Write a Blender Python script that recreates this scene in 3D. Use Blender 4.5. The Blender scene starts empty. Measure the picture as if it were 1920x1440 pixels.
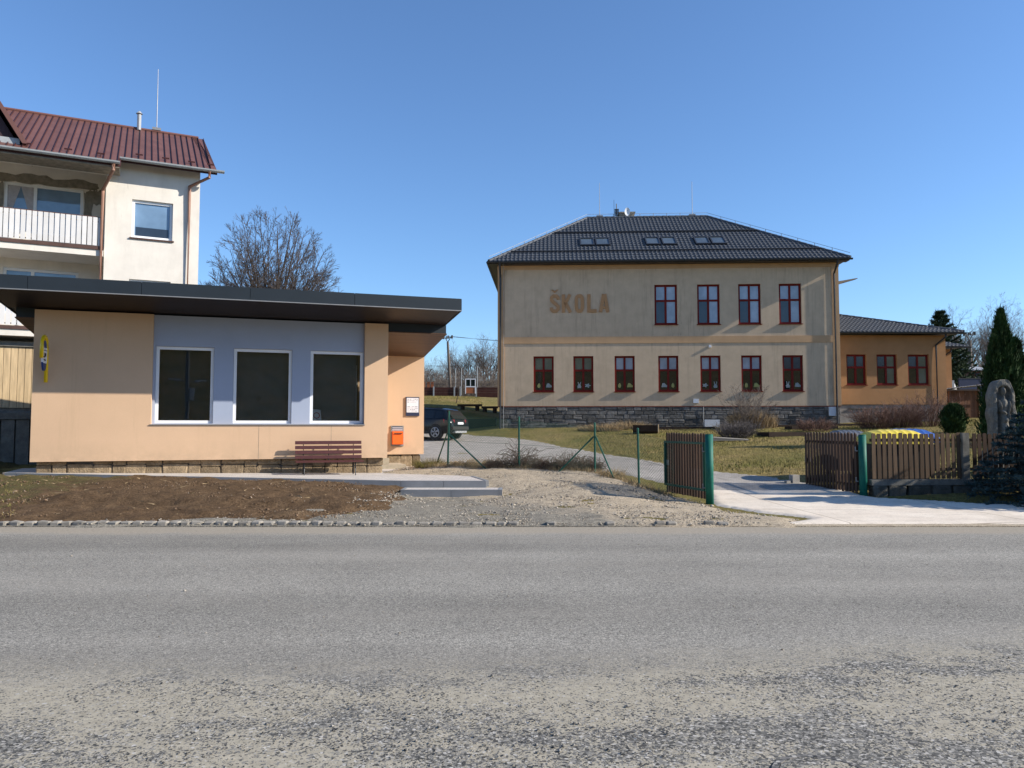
import bpy, math, random
import numpy as np
from mathutils import Vector, Matrix, noise as mnoise

random.seed(7)
rng = np.random.default_rng(7)
R = math.radians
scene = bpy.context.scene
col = scene.collection

# ------------------------------------------------------------------ camera
F_PX, PITCH, CAM_H = 1442.0, R(3.2), 1.6
cam_data = bpy.data.cameras.new('camera')
cam_data.sensor_width = 36.0
cam_data.lens = F_PX / 1920.0 * 36.0
cam_data.clip_start = 0.1
cam_data.clip_end = 5000.0
cam = bpy.data.objects.new('camera', cam_data)
col.objects.link(cam)
cam.location = (0, 0, CAM_H)
cam.rotation_euler = (R(90) + PITCH, 0, 0)
scene.camera = cam

# ------------------------------------------------------------------ sky, sun, exposure
SUN_DIR = Vector((2.21, -0.32, 1.19)).normalized()
SUN_ELEV = math.asin(SUN_DIR.z)
SUN_ROT = math.atan2(SUN_DIR.x, SUN_DIR.y)
world = bpy.data.worlds.new('World')
scene.world = world
world.use_nodes = True
wn, wl = world.node_tree.nodes, world.node_tree.links
bg = wn.get('Background') or wn.new('ShaderNodeBackground')
sky = wn.new('ShaderNodeTexSky')
sky.sky_type = 'NISHITA'
sky.sun_disc = False
sky.sun_elevation = SUN_ELEV
sky.sun_rotation = SUN_ROT
sky.altitude = 0
sky.air_density = 1.0
sky.dust_density = 0.2
sky.ozone_density = 6.8
wl.new(sky.outputs[0], bg.inputs[0])
bg.inputs[1].default_value = 0.112
sun_data = bpy.data.lights.new('sun', 'SUN')
sun_data.energy = 4.2
sun_data.angle = R(0.53)
sun_data.color = (1.0, 0.93, 0.82)
sun = bpy.data.objects.new('sun', sun_data)
col.objects.link(sun)
sun.rotation_euler = SUN_DIR.to_track_quat('Z', 'Y').to_euler()
sun.location = (30, -5, 30)
vs = scene.view_settings
vs.view_transform = 'Standard'
vs.look = 'None'
vs.exposure = 0.83
vs.gamma = 1.0
vs.use_curve_mapping = False
scene.cycles.use_denoising = True
scene.cycles.max_bounces = 6
scene.cycles.transparent_max_bounces = 12

# ------------------------------------------------------------------ pixel -> place helpers (used to survey positions)
def ray(px, py):
    u, v = (px - 960) / F_PX, (720 - py) / F_PX
    return Vector((u, math.cos(PITCH) - v * math.sin(PITCH), math.sin(PITCH) + v * math.cos(PITCH)))
def at(px, py, Y):
    d = ray(px, py)
    return Vector((0, 0, CAM_H)) + d * (Y / d.y)
def xat(px, Y):
    return (px - 960) / F_PX * Y

# ------------------------------------------------------------------ materials
def lin(c):
    c = c / 255.0
    return c / 12.92 if c <= 0.04045 else ((c + 0.055) / 1.055) ** 2.4
def S(r, g, b, k=1.0):
    return (lin(r) * k, lin(g) * k, lin(b) * k)

class NT:
    def __init__(s, name):
        s.m = bpy.data.materials.new(name)
        s.m.use_nodes = True
        s.n, s.l = s.m.node_tree.nodes, s.m.node_tree.links
        s.p = s.n.get('Principled BSDF')
        s.geo = s.n.new('ShaderNodeNewGeometry')
    def pos(s, scale=(1, 1, 1), rot=None):
        mp = s.n.new('ShaderNodeMapping')
        mp.inputs['Scale'].default_value = scale
        if rot: mp.inputs['Rotation'].default_value = rot
        s.l.new(s.geo.outputs['Position'], mp.inputs['Vector'])
        return mp.outputs[0]
    def noise(s, scale, detail=4, rough=.55, vec=None, out=0):
        t = s.n.new('ShaderNodeTexNoise')
        t.inputs['Scale'].default_value = scale
        t.inputs['Detail'].default_value = detail
        t.inputs['Roughness'].default_value = rough
        s.l.new(vec if vec is not None else s.geo.outputs['Position'], t.inputs['Vector'])
        return t.outputs[out]
    def voro(s, scale, feat='F1', vec=None, out='Distance'):
        t = s.n.new('ShaderNodeTexVoronoi')
        t.feature = feat
        t.inputs['Scale'].default_value = scale
        s.l.new(vec if vec is not None else s.geo.outputs['Position'], t.inputs['Vector'])
        return t.outputs[out]
    def ramp(s, f, stops):
        r = s.n.new('ShaderNodeValToRGB')
        e = r.color_ramp.elements
        while len(e) < len(stops): e.new(0.5)
        for i, (p, c) in enumerate(stops):
            e[i].position = p
            e[i].color = (c, c, c, 1) if isinstance(c, (int, float)) else (*c, 1)
        s.l.new(f, r.inputs[0])
        return r.outputs[0]
    def mix(s, f, a, b, mode='MIX'):
        x = s.n.new('ShaderNodeMix')
        x.data_type = 'RGBA'
        x.blend_type = mode
        for i, v in ((0, f), (6, a), (7, b)):
            if isinstance(v, (int, float)):
                x.inputs[i].default_value = v if i == 0 else (v, v, v, 1)
            elif isinstance(v, tuple):
                x.inputs[i].default_value = (*v, 1)
            else:
                s.l.new(v, x.inputs[i])
        return x.outputs[2]
    def math(s, op, a, b=0.0, clamp=False):
        x = s.n.new('ShaderNodeMath')
        x.operation = op
        x.use_clamp = clamp
        for i, v in ((0, a), (1, b)):
            if isinstance(v, (int, float)): x.inputs[i].default_value = v
            else: s.l.new(v, x.inputs[i])
        return x.outputs[0]
    def sep(s):
        x = s.n.new('ShaderNodeSeparateXYZ')
        s.l.new(s.geo.outputs['Position'], x.inputs[0])
        return x.outputs
    def rand(s):
        return s.n.new('ShaderNodeObjectInfo').outputs['Random']
    def bump(s, h, strength=.3, dist=.01):
        b = s.n.new('ShaderNodeBump')
        b.inputs['Strength'].default_value = strength
        b.inputs['Distance'].default_value = dist
        s.l.new(h, b.inputs['Height'])
        s.l.new(b.outputs[0], s.p.inputs['Normal'])
    def set(s, colour=None, rough=None, spec=.3, metal=0):
        if colour is not None:
            if isinstance(colour, tuple): s.p.inputs['Base Color'].default_value = (*colour, 1)
            else: s.l.new(colour, s.p.inputs['Base Color'])
        if rough is not None:
            if isinstance(rough, (int, float)): s.p.inputs['Roughness'].default_value = rough
            else: s.l.new(rough, s.p.inputs['Roughness'])
        s.p.inputs['Specular IOR Level'].default_value = spec
        s.p.inputs['Metallic'].default_value = metal
        return s.m

def mat(name, c, rough=.8, var=.12, sc=3.0, bump=0.0, bs=60.0, bd=.01, spec=.3, metal=0, rnd=0.0, fine=0.0):
    t = NT(name)
    lo = tuple(max(0, v * (1 - var)) for v in c)
    hi = tuple(min(1, v * (1 + var)) for v in c)
    o = t.ramp(t.noise(sc, 6, .62), [(.3, lo), (.7, hi)])
    if fine:
        o = t.mix(1.0, o, t.ramp(t.noise(bs, 3), [(.3, 1 - fine), (.7, 1.0)]), 'MULTIPLY')
    if rnd:
        o = t.mix(1.0, o, t.ramp(t.rand(), [(0, 1 - rnd), (1, 1.0)]), 'MULTIPLY')
    if bump: t.bump(t.noise(bs, 4), bump, bd)
    return t.set(o, rough, spec, metal)

def mat_streak(name, c, dark, amount=.5, scale=(5, 5, .35), sc=2.0, rough=.9):
    t = NT(name)
    base = t.ramp(t.noise(sc, 6, .6), [(.3, tuple(v * .9 for v in c)), (.7, tuple(min(1, v * 1.07) for v in c))])
    st = t.ramp(t.noise(1.0, 7, .7, t.pos(scale)), [(.50, 0.0), (.72, 1.0)])
    big = t.ramp(t.noise(.28, 3, .5), [(.35, .1), (.65, 1.0)])
    f = t.math('MULTIPLY', t.math('MULTIPLY', st, big), amount)
    o = t.mix(f, base, dark)
    fs = t.ramp(t.noise(1.0, 4, .6, t.pos((9, 9, 1.3))), [(.66, 0.0), (.74, 1.0)])
    o = t.mix(t.math('MULTIPLY', t.math('MULTIPLY', fs, big), amount * .8), o, tuple(v * .55 for v in dark))
    t.bump(t.noise(90, 3), .25, .006)
    return t.set(o, rough, .15)

def mat_glass_dark(name, c, rough=.03, spec=.6):
    t = NT(name)
    w = t.noise(.9, 2)
    b = t.n.new('ShaderNodeBump')
    b.inputs['Strength'].default_value = .04
    b.inputs['Distance'].default_value = .05
    t.l.new(w, b.inputs['Height'])
    t.l.new(b.outputs[0], t.p.inputs['Normal'])
    o = t.ramp(t.noise(1.3, 3), [(.3, tuple(v * .75 for v in c)), (.7, tuple(v * 1.2 for v in c))])
    t.p.inputs['IOR'].default_value = 1.6
    return t.set(o, rough, spec)

def mat_glass_clear(name):
    t = NT(name)
    g = t.n.new('ShaderNodeBsdfGlossy'); g.inputs['Roughness'].default_value = .01
    tr = t.n.new('ShaderNodeBsdfTransparent'); tr.inputs[0].default_value = (.82, .85, .85, 1)
    fr = t.n.new('ShaderNodeFresnel'); fr.inputs['IOR'].default_value = 1.5
    w = t.noise(.7, 2)
    b = t.n.new('ShaderNodeBump'); b.inputs['Strength'].default_value = .03; b.inputs['Distance'].default_value = .05
    t.l.new(w, b.inputs['Height']); t.l.new(b.outputs[0], g.inputs['Normal'])
    mx = t.n.new('ShaderNodeMixShader')
    t.l.new(fr.outputs[0], mx.inputs[0]); t.l.new(tr.outputs[0], mx.inputs[1]); t.l.new(g.outputs[0], mx.inputs[2])
    t.l.new(mx.outputs[0], t.n['Material Output'].inputs['Surface'])
    return t.m

def mat_wood(name, c, rough=.7, grain=(3, 3, 40), rnd=.35, spec=.25):
    t = NT(name)
    g = t.noise(1.0, 6, .65, t.pos(grain))
    o = t.ramp(g, [(.25, tuple(v * .6 for v in c)), (.75, tuple(min(1, v * 1.25) for v in c))])
    o = t.mix(1.0, o, t.ramp(t.rand(), [(0, 1 - rnd), (1, 1.0)]), 'MULTIPLY')
    t.bump(g, .2, .004)
    return t.set(o, rough, spec)

M = {}
def mat_kiosk_wall():
    t = NT('peach_render')
    c = (.655, .448, .290)
    o = t.ramp(t.noise(.7, 6, .6), [(.3, tuple(v * .95 for v in c)), (.7, tuple(v * 1.04 for v in c))])
    o = t.mix(1.0, o, t.ramp(t.noise(160, 3), [(.3, .90), (.7, 1.02)]), 'MULTIPLY')
    x, y, z = t.sep()
    low = t.math('SUBTRACT', 1.0, t.math('MULTIPLY', t.math('SUBTRACT', z, .75), 1.9), True)          # splash dirt near the ground
    low = t.math('MULTIPLY', low, t.ramp(t.noise(2.6, 6, .7), [(.35, 0.0), (.75, .75)]))
    o = t.mix(low, o, (.40, .29, .19))
    run = t.ramp(t.noise(1.0, 6, .7, t.pos((6, 6, .35))), [(.56, 0.0), (.72, .30)])                     # faint rain runs
    o = t.mix(run, o, (.48, .33, .21))
    t.bump(t.noise(190, 4, .7), .4, .005)
    return t.set(o, .92, .1)
M['peach'] = mat_kiosk_wall()
M['peach2'] = M['peach']
M['blue_render'] = mat('pale_blue_render', (.37, .42, .53), .9, .05, .9, .3, 220, .004, .1, fine=.08)
M['white_frame'] = mat('white_window_frame', (.78, .79, .80), .35, .04, 3, spec=.4)
M['glass_clear'] = mat_glass_clear('clear_window_glass')
M['anthracite'] = mat('anthracite_sheet_metal', (.020, .027, .034), .5, .1, 1.2, spec=.3)
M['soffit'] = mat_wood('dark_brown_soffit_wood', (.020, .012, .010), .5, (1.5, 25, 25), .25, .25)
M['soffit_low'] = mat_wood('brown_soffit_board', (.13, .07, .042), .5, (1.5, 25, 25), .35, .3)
M['sandstone'] = mat('rough_sandstone', (.36, .27, .17), .95, .35, 6, .9, 30, .03, .1, rnd=.4, fine=.3)
M['step_stone'] = mat('sandstone_step', (.38, .33, .25), .9, .15, 6, .4, 60, .01, .1)
M['blind_dark'] = mat('grey_blind', (.30, .30, .30), .7, .12, 2)
M['blind_darker'] = mat('dark_grey_blind', (.14, .15, .16), .7, .12, 2)
M['room'] = mat('room_paint', (.22, .22, .21), .9, .1)
M['paver'] = None
M['kerb'] = mat('concrete_kerb', (.27, .275, .28), .9, .10, 4, .3, 120, .004, .15, fine=.15, rnd=.12)
M['bench'] = mat_wood('oxblood_bench_slat', (.10, .032, .028), .45, (2, 30, 30), .2, .4)
M['black_metal'] = mat('black_metal', (.018, .018, .02), .5, .1, spec=.4)
M['orange'] = mat('orange_mailbox_paint', (.85, .13, .012), .4, .04, 3, spec=.4)
M['grey_metal'] = mat('grey_metal', (.25, .25, .25), .5, .1, 6, spec=.4, metal=.3)
M['dark_frame'] = mat('dark_blue_frame', (.03, .035, .07), .4, .1, spec=.4)
M['paper'] = mat('white_paper', (.75, .74, .76), .7, .04)
M['ink'] = mat('grey_print', (.25, .23, .25), .8, .1)
M['ink_red'] = mat('red_print', (.45, .05, .05), .7, .1)
M['yellow'] = mat('yellow_tube_paint', (.82, .56, .012), .35, .04, 3, spec=.4)
M['sign_blue'] = mat('sign_blue', (.02, .05, .19), .4, .05)
M['green_paint'] = mat('green_post_paint', (.006, .13, .092), .6, .25, 4, spec=.3, fine=.2)
M['green_thin'] = mat('green_fence_coating', (.012, .09, .062), .5, .15, 5, spec=.35)
M['wire'] = mat('green_wire', (.04, .10, .07), .5, .1, spec=.3)
M['plank_dark'] = mat_wood('stained_plank_shaded_picket', (.080, .044, .028), .65, (30, 30, 2.0), .4)
M['picket'] = mat_wood('brown_picket_wood', (.165, .105, .062), .75, (30, 30, 2.0), .35)
M['old_concrete'] = mat('old_concrete', (.20, .19, .165), .95, .3, 5, .6, 60, .01, .1, fine=.25)
M['rubble'] = mat('mossy_rubble', (.15, .14, .115), .95, .35, 6, .8, 40, .02, .1, rnd=.4, fine=.3)
M['school'] = mat_streak('weathered_beige_render', (.53, .41, .285), (.25, .195, .14), .68)
M['school_trim'] = mat('tan_render_trim', (.52, .335, .19), .9, .08, 2, .25, 150, .004, .1, fine=.12)
M['letter'] = mat('tan_letter_render', (.42, .235, .115), .85, .08, 3, .2, 150, .004, .1)
M['red_wood'] = mat('oxide_red_window_wood', (.15, .016, .012), .65, .15, 5, spec=.12)
M['pane_dark'] = mat_glass_dark('dark_window_pane', (.010, .012, .014))
M['pane_screen'] = mat_glass_dark('screened_window_pane', (.028, .04, .06), .12, .5)
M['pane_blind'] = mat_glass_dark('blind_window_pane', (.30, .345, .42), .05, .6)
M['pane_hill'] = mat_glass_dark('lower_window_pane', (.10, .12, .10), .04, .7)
M['sticker_yellow'] = mat('yellow_paper', (.34, .34, .12), .8, .1)
M['sticker_white'] = mat('pale_paper', (.30, .34, .33), .8, .1)
M['slate'] = mat('dark_stone', (.215, .205, .19), .95, .35, 7, .9, 30, .02, .12, rnd=.55, fine=.3)
M['mortar'] = mat('grey_mortar', (.13, .125, .12), .95, .25, 5, .6, 60, .01, .1)
M['roof_tile'] = mat('charcoal_roof_tile', (.066, .073, .086), .6, .18, 6, spec=.3)
M['gutter_dark'] = mat('dark_gutter_metal', (.028, .03, .035), .45, .1, spec=.4)
M['galv'] = mat('galvanised_metal', (.33, .34, .35), .6, .1, 5, spec=.4)
M['white_paint'] = mat('white_paint', (.72, .73, .75), .6, .05)
M['white_board'] = mat('white_board', (.6, .62, .65), .7, .06)
M['brick_line'] = mat('red_brick_edge', (.22, .07, .045), .9, .25, 8)
M['chimney'] = mat('chimney_render', (.38, .33, .26), .95, .15, 5, .3, 60)
M['orange_render'] = mat('orange_render', (.37, .20, .095), .9, .09, 1.5, .3, 150, .004, .1, fine=.10)
M['annex_plinth'] = mat('grey_patched_plinth', (.27, .25, .23), .95, .3, 3, .6, 40, .01, .1, fine=.2)
M['cream'] = mat_streak('cream_house_render', (.72, .67, .595), (.45, .41, .35), .3, (3, 3, .5), 1.5)
M['mortar_patch'] = mat('bare_mortar', (.24, .215, .175), .95, .3, 6, .5, 60, .01, .1)
M['red_roof'] = mat('oxide_red_roof_sheet', (.165, .076, .062), .5, .16, 1.5, spec=.35, rnd=.18, fine=.1)
M['red_seam'] = mat('dark_red_seam', (.06, .022, .02), .5, .1)
M['copper_pipe'] = mat('brown_downpipe', (.26, .13, .085), .5, .2, 3, spec=.4)
M['pale_gutter'] = mat('pale_grey_gutter', (.34, .36, .37), .5, .15, 3, spec=.4)
M['balcony_slat'] = mat('white_balcony_slat', (.70, .68, .66), .6, .05, 4, rnd=.10)
M['brown_metal'] = mat('brown_rail_metal', (.09, .05, .04), .6, .2)
M['garage'] = mat_wood('beige_garage_plank', (.58, .43, .25), .6, (14, 14, 1.2), .12)
M['dark_cladding'] = mat_wood('dark_violet_cladding', (.05, .03, .035), .7, (25, 25, 2), .3)
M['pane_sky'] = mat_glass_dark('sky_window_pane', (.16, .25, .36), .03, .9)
M['pane_skylight'] = mat_glass_dark('skylight_pane', (.075, .095, .11), .06, .45)
M['curtain'] = mat('lace_curtain', (.42, .40, .42), .9, .15, 10)
M['car'] = mat('dark_car_paint', (.006, .008, .012), .2, .05, spec=.4)
M['car_glass'] = mat_glass_dark('car_glass', (.010, .012, .014), .03, .4)
M['car_plastic'] = mat('car_plastic', (.02, .02, .021), .6, .1)
M['car_silver'] = mat('silver_trim', (.45, .46, .47), .35, .05, metal=.5)
M['tail_red'] = mat('red_tail_lamp', (.45, .012, .012), .15, .05, spec=.6)
M['tyre'] = mat('tyre_rubber', (.018, .018, .018), .85, .1)
M['rim'] = mat('alloy_rim', (.42, .43, .44), .35, .08, metal=.5)
M['stone_relief'] = mat('weathered_carved_stone', (.235, .215, .18), .95, .3, 5, .8, 28, .02, .1, fine=.3)
M['bin_yellow'] = mat('yellow_bin_plastic', (.72, .55, .05), .45, .05, 3, spec=.4)
M['bin_blue'] = mat('blue_bin_plastic', (.025, .085, .32), .45, .05, 3, spec=.4)
M['bin_body'] = mat('shaded_bin_body', (.035, .036, .038), .55, .1, 3)  # shade seen between the pickets is put into this dark body colour
M['bin_grey'] = mat('grey_bin_plastic', (.09, .095, .105), .5, .05, 3, spec=.4)
M['shed_wood'] = mat_wood('brown_shed_board', (.22, .10, .05), .8, (25, 25, 1.5), .4)
M['corrugated'] = mat('grey_corrugated_sheet', (.36, .36, .36), .6, .15, 2, spec=.35)
M['brown_sheet'] = mat('brown_corrugated_sheet', (.16, .13, .11), .7, .15, 2)
M['hut_red'] = mat('dark_red_hut_board', (.12, .04, .03), .8, .2, 4)
M['pole_wood'] = mat('grey_brown_pole', (.13, .105, .085), .85, .2, 5)
M['bark'] = mat('dark_bark', (.070, .055, .045), .95, .3, 5, rnd=.2)
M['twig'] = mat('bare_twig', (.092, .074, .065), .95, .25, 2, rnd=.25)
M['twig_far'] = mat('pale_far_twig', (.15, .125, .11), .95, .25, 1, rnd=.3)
M['twig_red'] = mat('reddish_hedge_twig', (.115, .066, .052), .95, .3, 4)
M['thuja'] = mat('thuja_foliage', (.028, .055, .016), .85, .55, 2.5, spec=.15)
M['spruce'] = mat('spruce_needle', (.040, .062, .030), .85, .5, 2, spec=.15)
M['blue_spruce'] = mat('blue_spruce_needle', (.045, .075, .072), .8, .45, 4, spec=.2)
M['dry_grass'] = mat('dry_grass', (.32, .235, .13), .95, .3, 5)
M['lavender'] = mat('grey_lavender_twig', (.095, .085, .085), .95, .35, 5)
M['dead_vine'] = mat('dead_vine', (.115, .08, .058), .95, .4, 3)
M['timber'] = mat_wood('dark_timber', (.055, .036, .026), .85, (4, 4, 4), .3)
M['fresh_log'] = mat_wood('cut_log_end', (.36, .27, .17), .85, (10, 10, 10), .2)
M['board_grey'] = mat_wood('weathered_grey_board', (.27, .24, .20), .85, (3, 20, 20), .2)
M['dark_net'] = mat('dark_green_shade_net', (.008, .016, .012), .8, .2)
M['field_board'] = mat_wood('dark_red_field_board', (.075, .028, .022), .8, (3, 3, 3), .3)
M['orange_board'] = mat('orange_brown_board', (.36, .12, .05), .8, .15)
M['cobble'] = mat('granite_cobble', (.34, .31, .265), .9, .2, 10, .5, 70, .008, .15, rnd=.3, fine=.2)
M['block'] = mat('grey_block', (.30, .285, .265), .95, .15, 8, .4, 60)

# ------------------------------------------------------------------ mesh helpers
def setp(o, label=None, cat=None, group=None, kind=None):
    if label: o['label'] = label
    if cat: o['category'] = cat
    if group: o['group'] = group
    if kind: o['kind'] = kind
    return o

def link(name, me, parent=None, loc=None, rot=None, scale=None):
    o = bpy.data.objects.new(name, me)
    col.objects.link(o)
    if parent: o.parent = parent
    if loc is not None: o.location = loc
    if rot is not None: o.rotation_euler = rot
    if scale is not None: o.scale = scale
    return o

def empty(name, loc, rz=0.0, label=None, cat=None, group=None, kind=None):
    o = link(name, None, None, loc, (0, 0, rz))
    o.empty_display_size = .2
    return setp(o, label, cat, group, kind)

class MB:
    def __init__(s):
        s.v, s.f = [], []
    def add(s, v, f):
        b = len(s.v)
        s.v.extend(v)
        s.f.extend([tuple(i + b for i in q) for q in f])
        return s
    def box(s, x0, x1, y0, y1, z0, z1):
        return s.hexa([(x0, y0, z0), (x1, y0, z0), (x1, y1, z0), (x0, y1, z0), (x0, y0, z1), (x1, y0, z1), (x1, y1, z1), (x0, y1, z1)])
    def hexa(s, v):
        return s.add(v, [(0, 3, 2, 1), (4, 5, 6, 7), (0, 1, 5, 4), (1, 2, 6, 5), (2, 3, 7, 6), (3, 0, 4, 7)])
    def quad(s, a, b, c, d):
        return s.add([a, b, c, d], [(0, 1, 2, 3)])
    def tube(s, pts, r, n=8, cap=True):
        pts = [Vector(p) for p in pts]
        rs = r if isinstance(r, (list, tuple)) else [r] * len(pts)
        b = len(s.v)
        up = Vector((0, 0, 1))
        for i, p in enumerate(pts):
            if i == 0: d = pts[1] - p
            elif i == len(pts) - 1: d = p - pts[i - 1]
            else: d = (pts[i + 1] - p).normalized() + (p - pts[i - 1]).normalized()
            d = d.normalized()
            ref = up if abs(d.z) < .95 else Vector((1, 0, 0))
            a = d.cross(ref).normalized()
            c = a.cross(d)
            for k in range(n):
                an = 2 * math.pi * k / n
                s.v.append(tuple(p + (a * math.cos(an) + c * math.sin(an)) * rs[i]))
        for i in range(len(pts) - 1):
            for k in range(n):
                k2 = (k + 1) % n
                s.f.append((b + i * n + k, b + i * n + k2, b + (i + 1) * n + k2, b + (i + 1) * n + k))
        if cap:
            s.f.append(tuple(b + k for k in reversed(range(n))))
            s.f.append(tuple(b + (len(pts) - 1) * n + k for k in range(n)))
        return s
    def prism(s, poly, fn0, fn1):
        n = len(poly)
        v = [fn0(p) for p in poly] + [fn1(p) for p in poly]
        f = [tuple(range(n)), tuple(range(2 * n - 1, n - 1, -1))]
        f += [(i, n + i, n + (i + 1) % n, (i + 1) % n) for i in range(n)]
        return s.add(v, f)
    def mesh(s, name, m, smooth=False):
        me = bpy.data.meshes.new(name)
        me.from_pydata([tuple(v) for v in s.v], [], s.f)
        if m: me.materials.append(m)
        if smooth:
            me.polygons.foreach_set('use_smooth', [True] * len(me.polygons))
        me.update()
        return me
    def build(s, name, m, parent=None, smooth=False, fix=False):
        me = s.mesh(name, m, smooth)
        if fix:
            import bmesh
            bm = bmesh.new(); bm.from_mesh(me)
            bmesh.ops.recalc_face_normals(bm, faces=bm.faces); bm.to_mesh(me); bm.free()
        return link(name, me, parent)

def np_mesh(name, V, T, m, smooth=False):
    V = np.asarray(V, np.float32); T = np.asarray(T, np.int32)
    me = bpy.data.meshes.new(name)
    k = T.shape[1]
    me.vertices.add(len(V)); me.vertices.foreach_set('co', V.ravel())
    me.loops.add(T.size); me.loops.foreach_set('vertex_index', T.ravel())
    me.polygons.add(len(T))
    me.polygons.foreach_set('loop_start', np.arange(0, T.size, k, dtype=np.int32))
    me.polygons.foreach_set('loop_total', np.full(len(T), k, np.int32))
    if smooth: me.polygons.foreach_set('use_smooth', np.ones(len(T), bool))
    me.materials.append(m)
    me.update(calc_edges=True)
    return me

UNIT = {}
def unit_box(m):
    if m not in UNIT:
        UNIT[m] = MB().box(-.5, .5, -.5, .5, -.5, .5).mesh('unit_box_' + m, M[m])
    return UNIT[m]
def unit_bevel(m, b=.06, jit=0.0, seed=0):
    """chamfered unit block, optionally uneven"""
    key = (m, b, jit, seed)
    if key in UNIT: return UNIT[key]
    import bmesh
    bm = bmesh.new()
    bmesh.ops.create_cube(bm, size=1.0)
    bmesh.ops.bevel(bm, geom=list(bm.edges), offset=b, segments=1, affect='EDGES')
    r = random.Random(seed)
    for v in bm.verts:
        v.co += Vector((r.uniform(-jit, jit), r.uniform(-jit, jit), r.uniform(-jit, jit)))
    me = bpy.data.meshes.new('block_' + m)
    bm.to_mesh(me); bm.free()
    me.materials.append(M[m])
    UNIT[key] = me
    return me
def pbox(name, m, parent, x0, x1, y0, y1, z0, z1, rot=None, mesh=None):
    return link(name, mesh or unit_box(m), parent, ((x0 + x1) / 2, (y0 + y1) / 2, (z0 + z1) / 2), rot, (x1 - x0, y1 - y0, z1 - z0))

def wall_grid(mb, x0, x1, z0, z1, y0, y1, holes):
    """a wall slab from y0 (front) to y1 (back) with rectangular openings (hx0,hx1,hz0,hz1)"""
    xs = sorted({x0, x1, *[h[0] for h in holes], *[h[1] for h in holes]})
    zs = sorted({z0, z1, *[h[2] for h in holes], *[h[3] for h in holes]})
    xs = [x for x in xs if x0 <= x <= x1]; zs = [z for z in zs if z0 <= z <= z1]
    def solid(i, j):
        if i < 0 or j < 0 or i >= len(xs) - 1 or j >= len(zs) - 1: return False
        cx, cz = (xs[i] + xs[i + 1]) / 2, (zs[j] + zs[j + 1]) / 2
        return not any(h[0] < cx < h[1] and h[2] < cz < h[3] for h in holes)
    for i in range(len(xs) - 1):
        for j in range(len(zs) - 1):
            if not solid(i, j): continue
            a, b, c, d = xs[i], xs[i + 1], zs[j], zs[j + 1]
            mb.quad((a, y0, c), (b, y0, c), (b, y0, d), (a, y0, d))
            mb.quad((b, y1, c), (a, y1, c), (a, y1, d), (b, y1, d))
            if not solid(i - 1, j): mb.quad((a, y1, c), (a, y0, c), (a, y0, d), (a, y1, d))
            if not solid(i + 1, j): mb.quad((b, y0, c), (b, y1, c), (b, y1, d), (b, y0, d))
            if not solid(i, j - 1): mb.quad((a, y1, c), (b, y1, c), (b, y0, c), (a, y0, c))
            if not solid(i, j + 1): mb.quad((a, y0, d), (b, y0, d), (b, y1, d), (a, y1, d))
    return mb

def frame_mb(x0, x1, z0, z1, y0, y1, w, mull=None, trans=None):
    mb = MB()
    mb.box(x0, x0 + w, y0, y1, z0, z1); mb.box(x1 - w, x1, y0, y1, z0, z1)
    mb.box(x0 + w, x1 - w, y0, y1, z0, z0 + w); mb.box(x0 + w, x1 - w, y0, y1, z1 - w, z1)
    if mull is not None: mb.box(mull - w * .55, mull + w * .55, y0, y1, z0 + w, z1 - w)
    if trans is not None:
        if mull is None: mb.box(x0 + w, x1 - w, y0, y1, trans - w * .55, trans + w * .55)
        else:
            mb.box(x0 + w, mull - w * .55, y0 + .003, y1, trans - w * .55, trans + w * .55)
            mb.box(mull + w * .55, x1 - w, y0 + .003, y1, trans - w * .55, trans + w * .55)
    return mb

def blades(base, tip, width, m, name):
    """many thin triangles: base (N,3), tip (N,3)"""
    base = np.asarray(base, float); tip = np.asarray(tip, float)
    d = tip - base
    side = np.cross(d, rng.normal(size=d.shape))
    side /= np.linalg.norm(side, axis=1)[:, None] + 1e-9
    w = np.asarray(width).reshape(-1, 1) if np.ndim(width) else width
    V = np.empty((len(base) * 3, 3))
    V[0::3] = base - side * w / 2; V[1::3] = base + side * w / 2; V[2::3] = tip
    return np_mesh(name, V, np.arange(len(V)).reshape(-1, 3), m)

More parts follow.
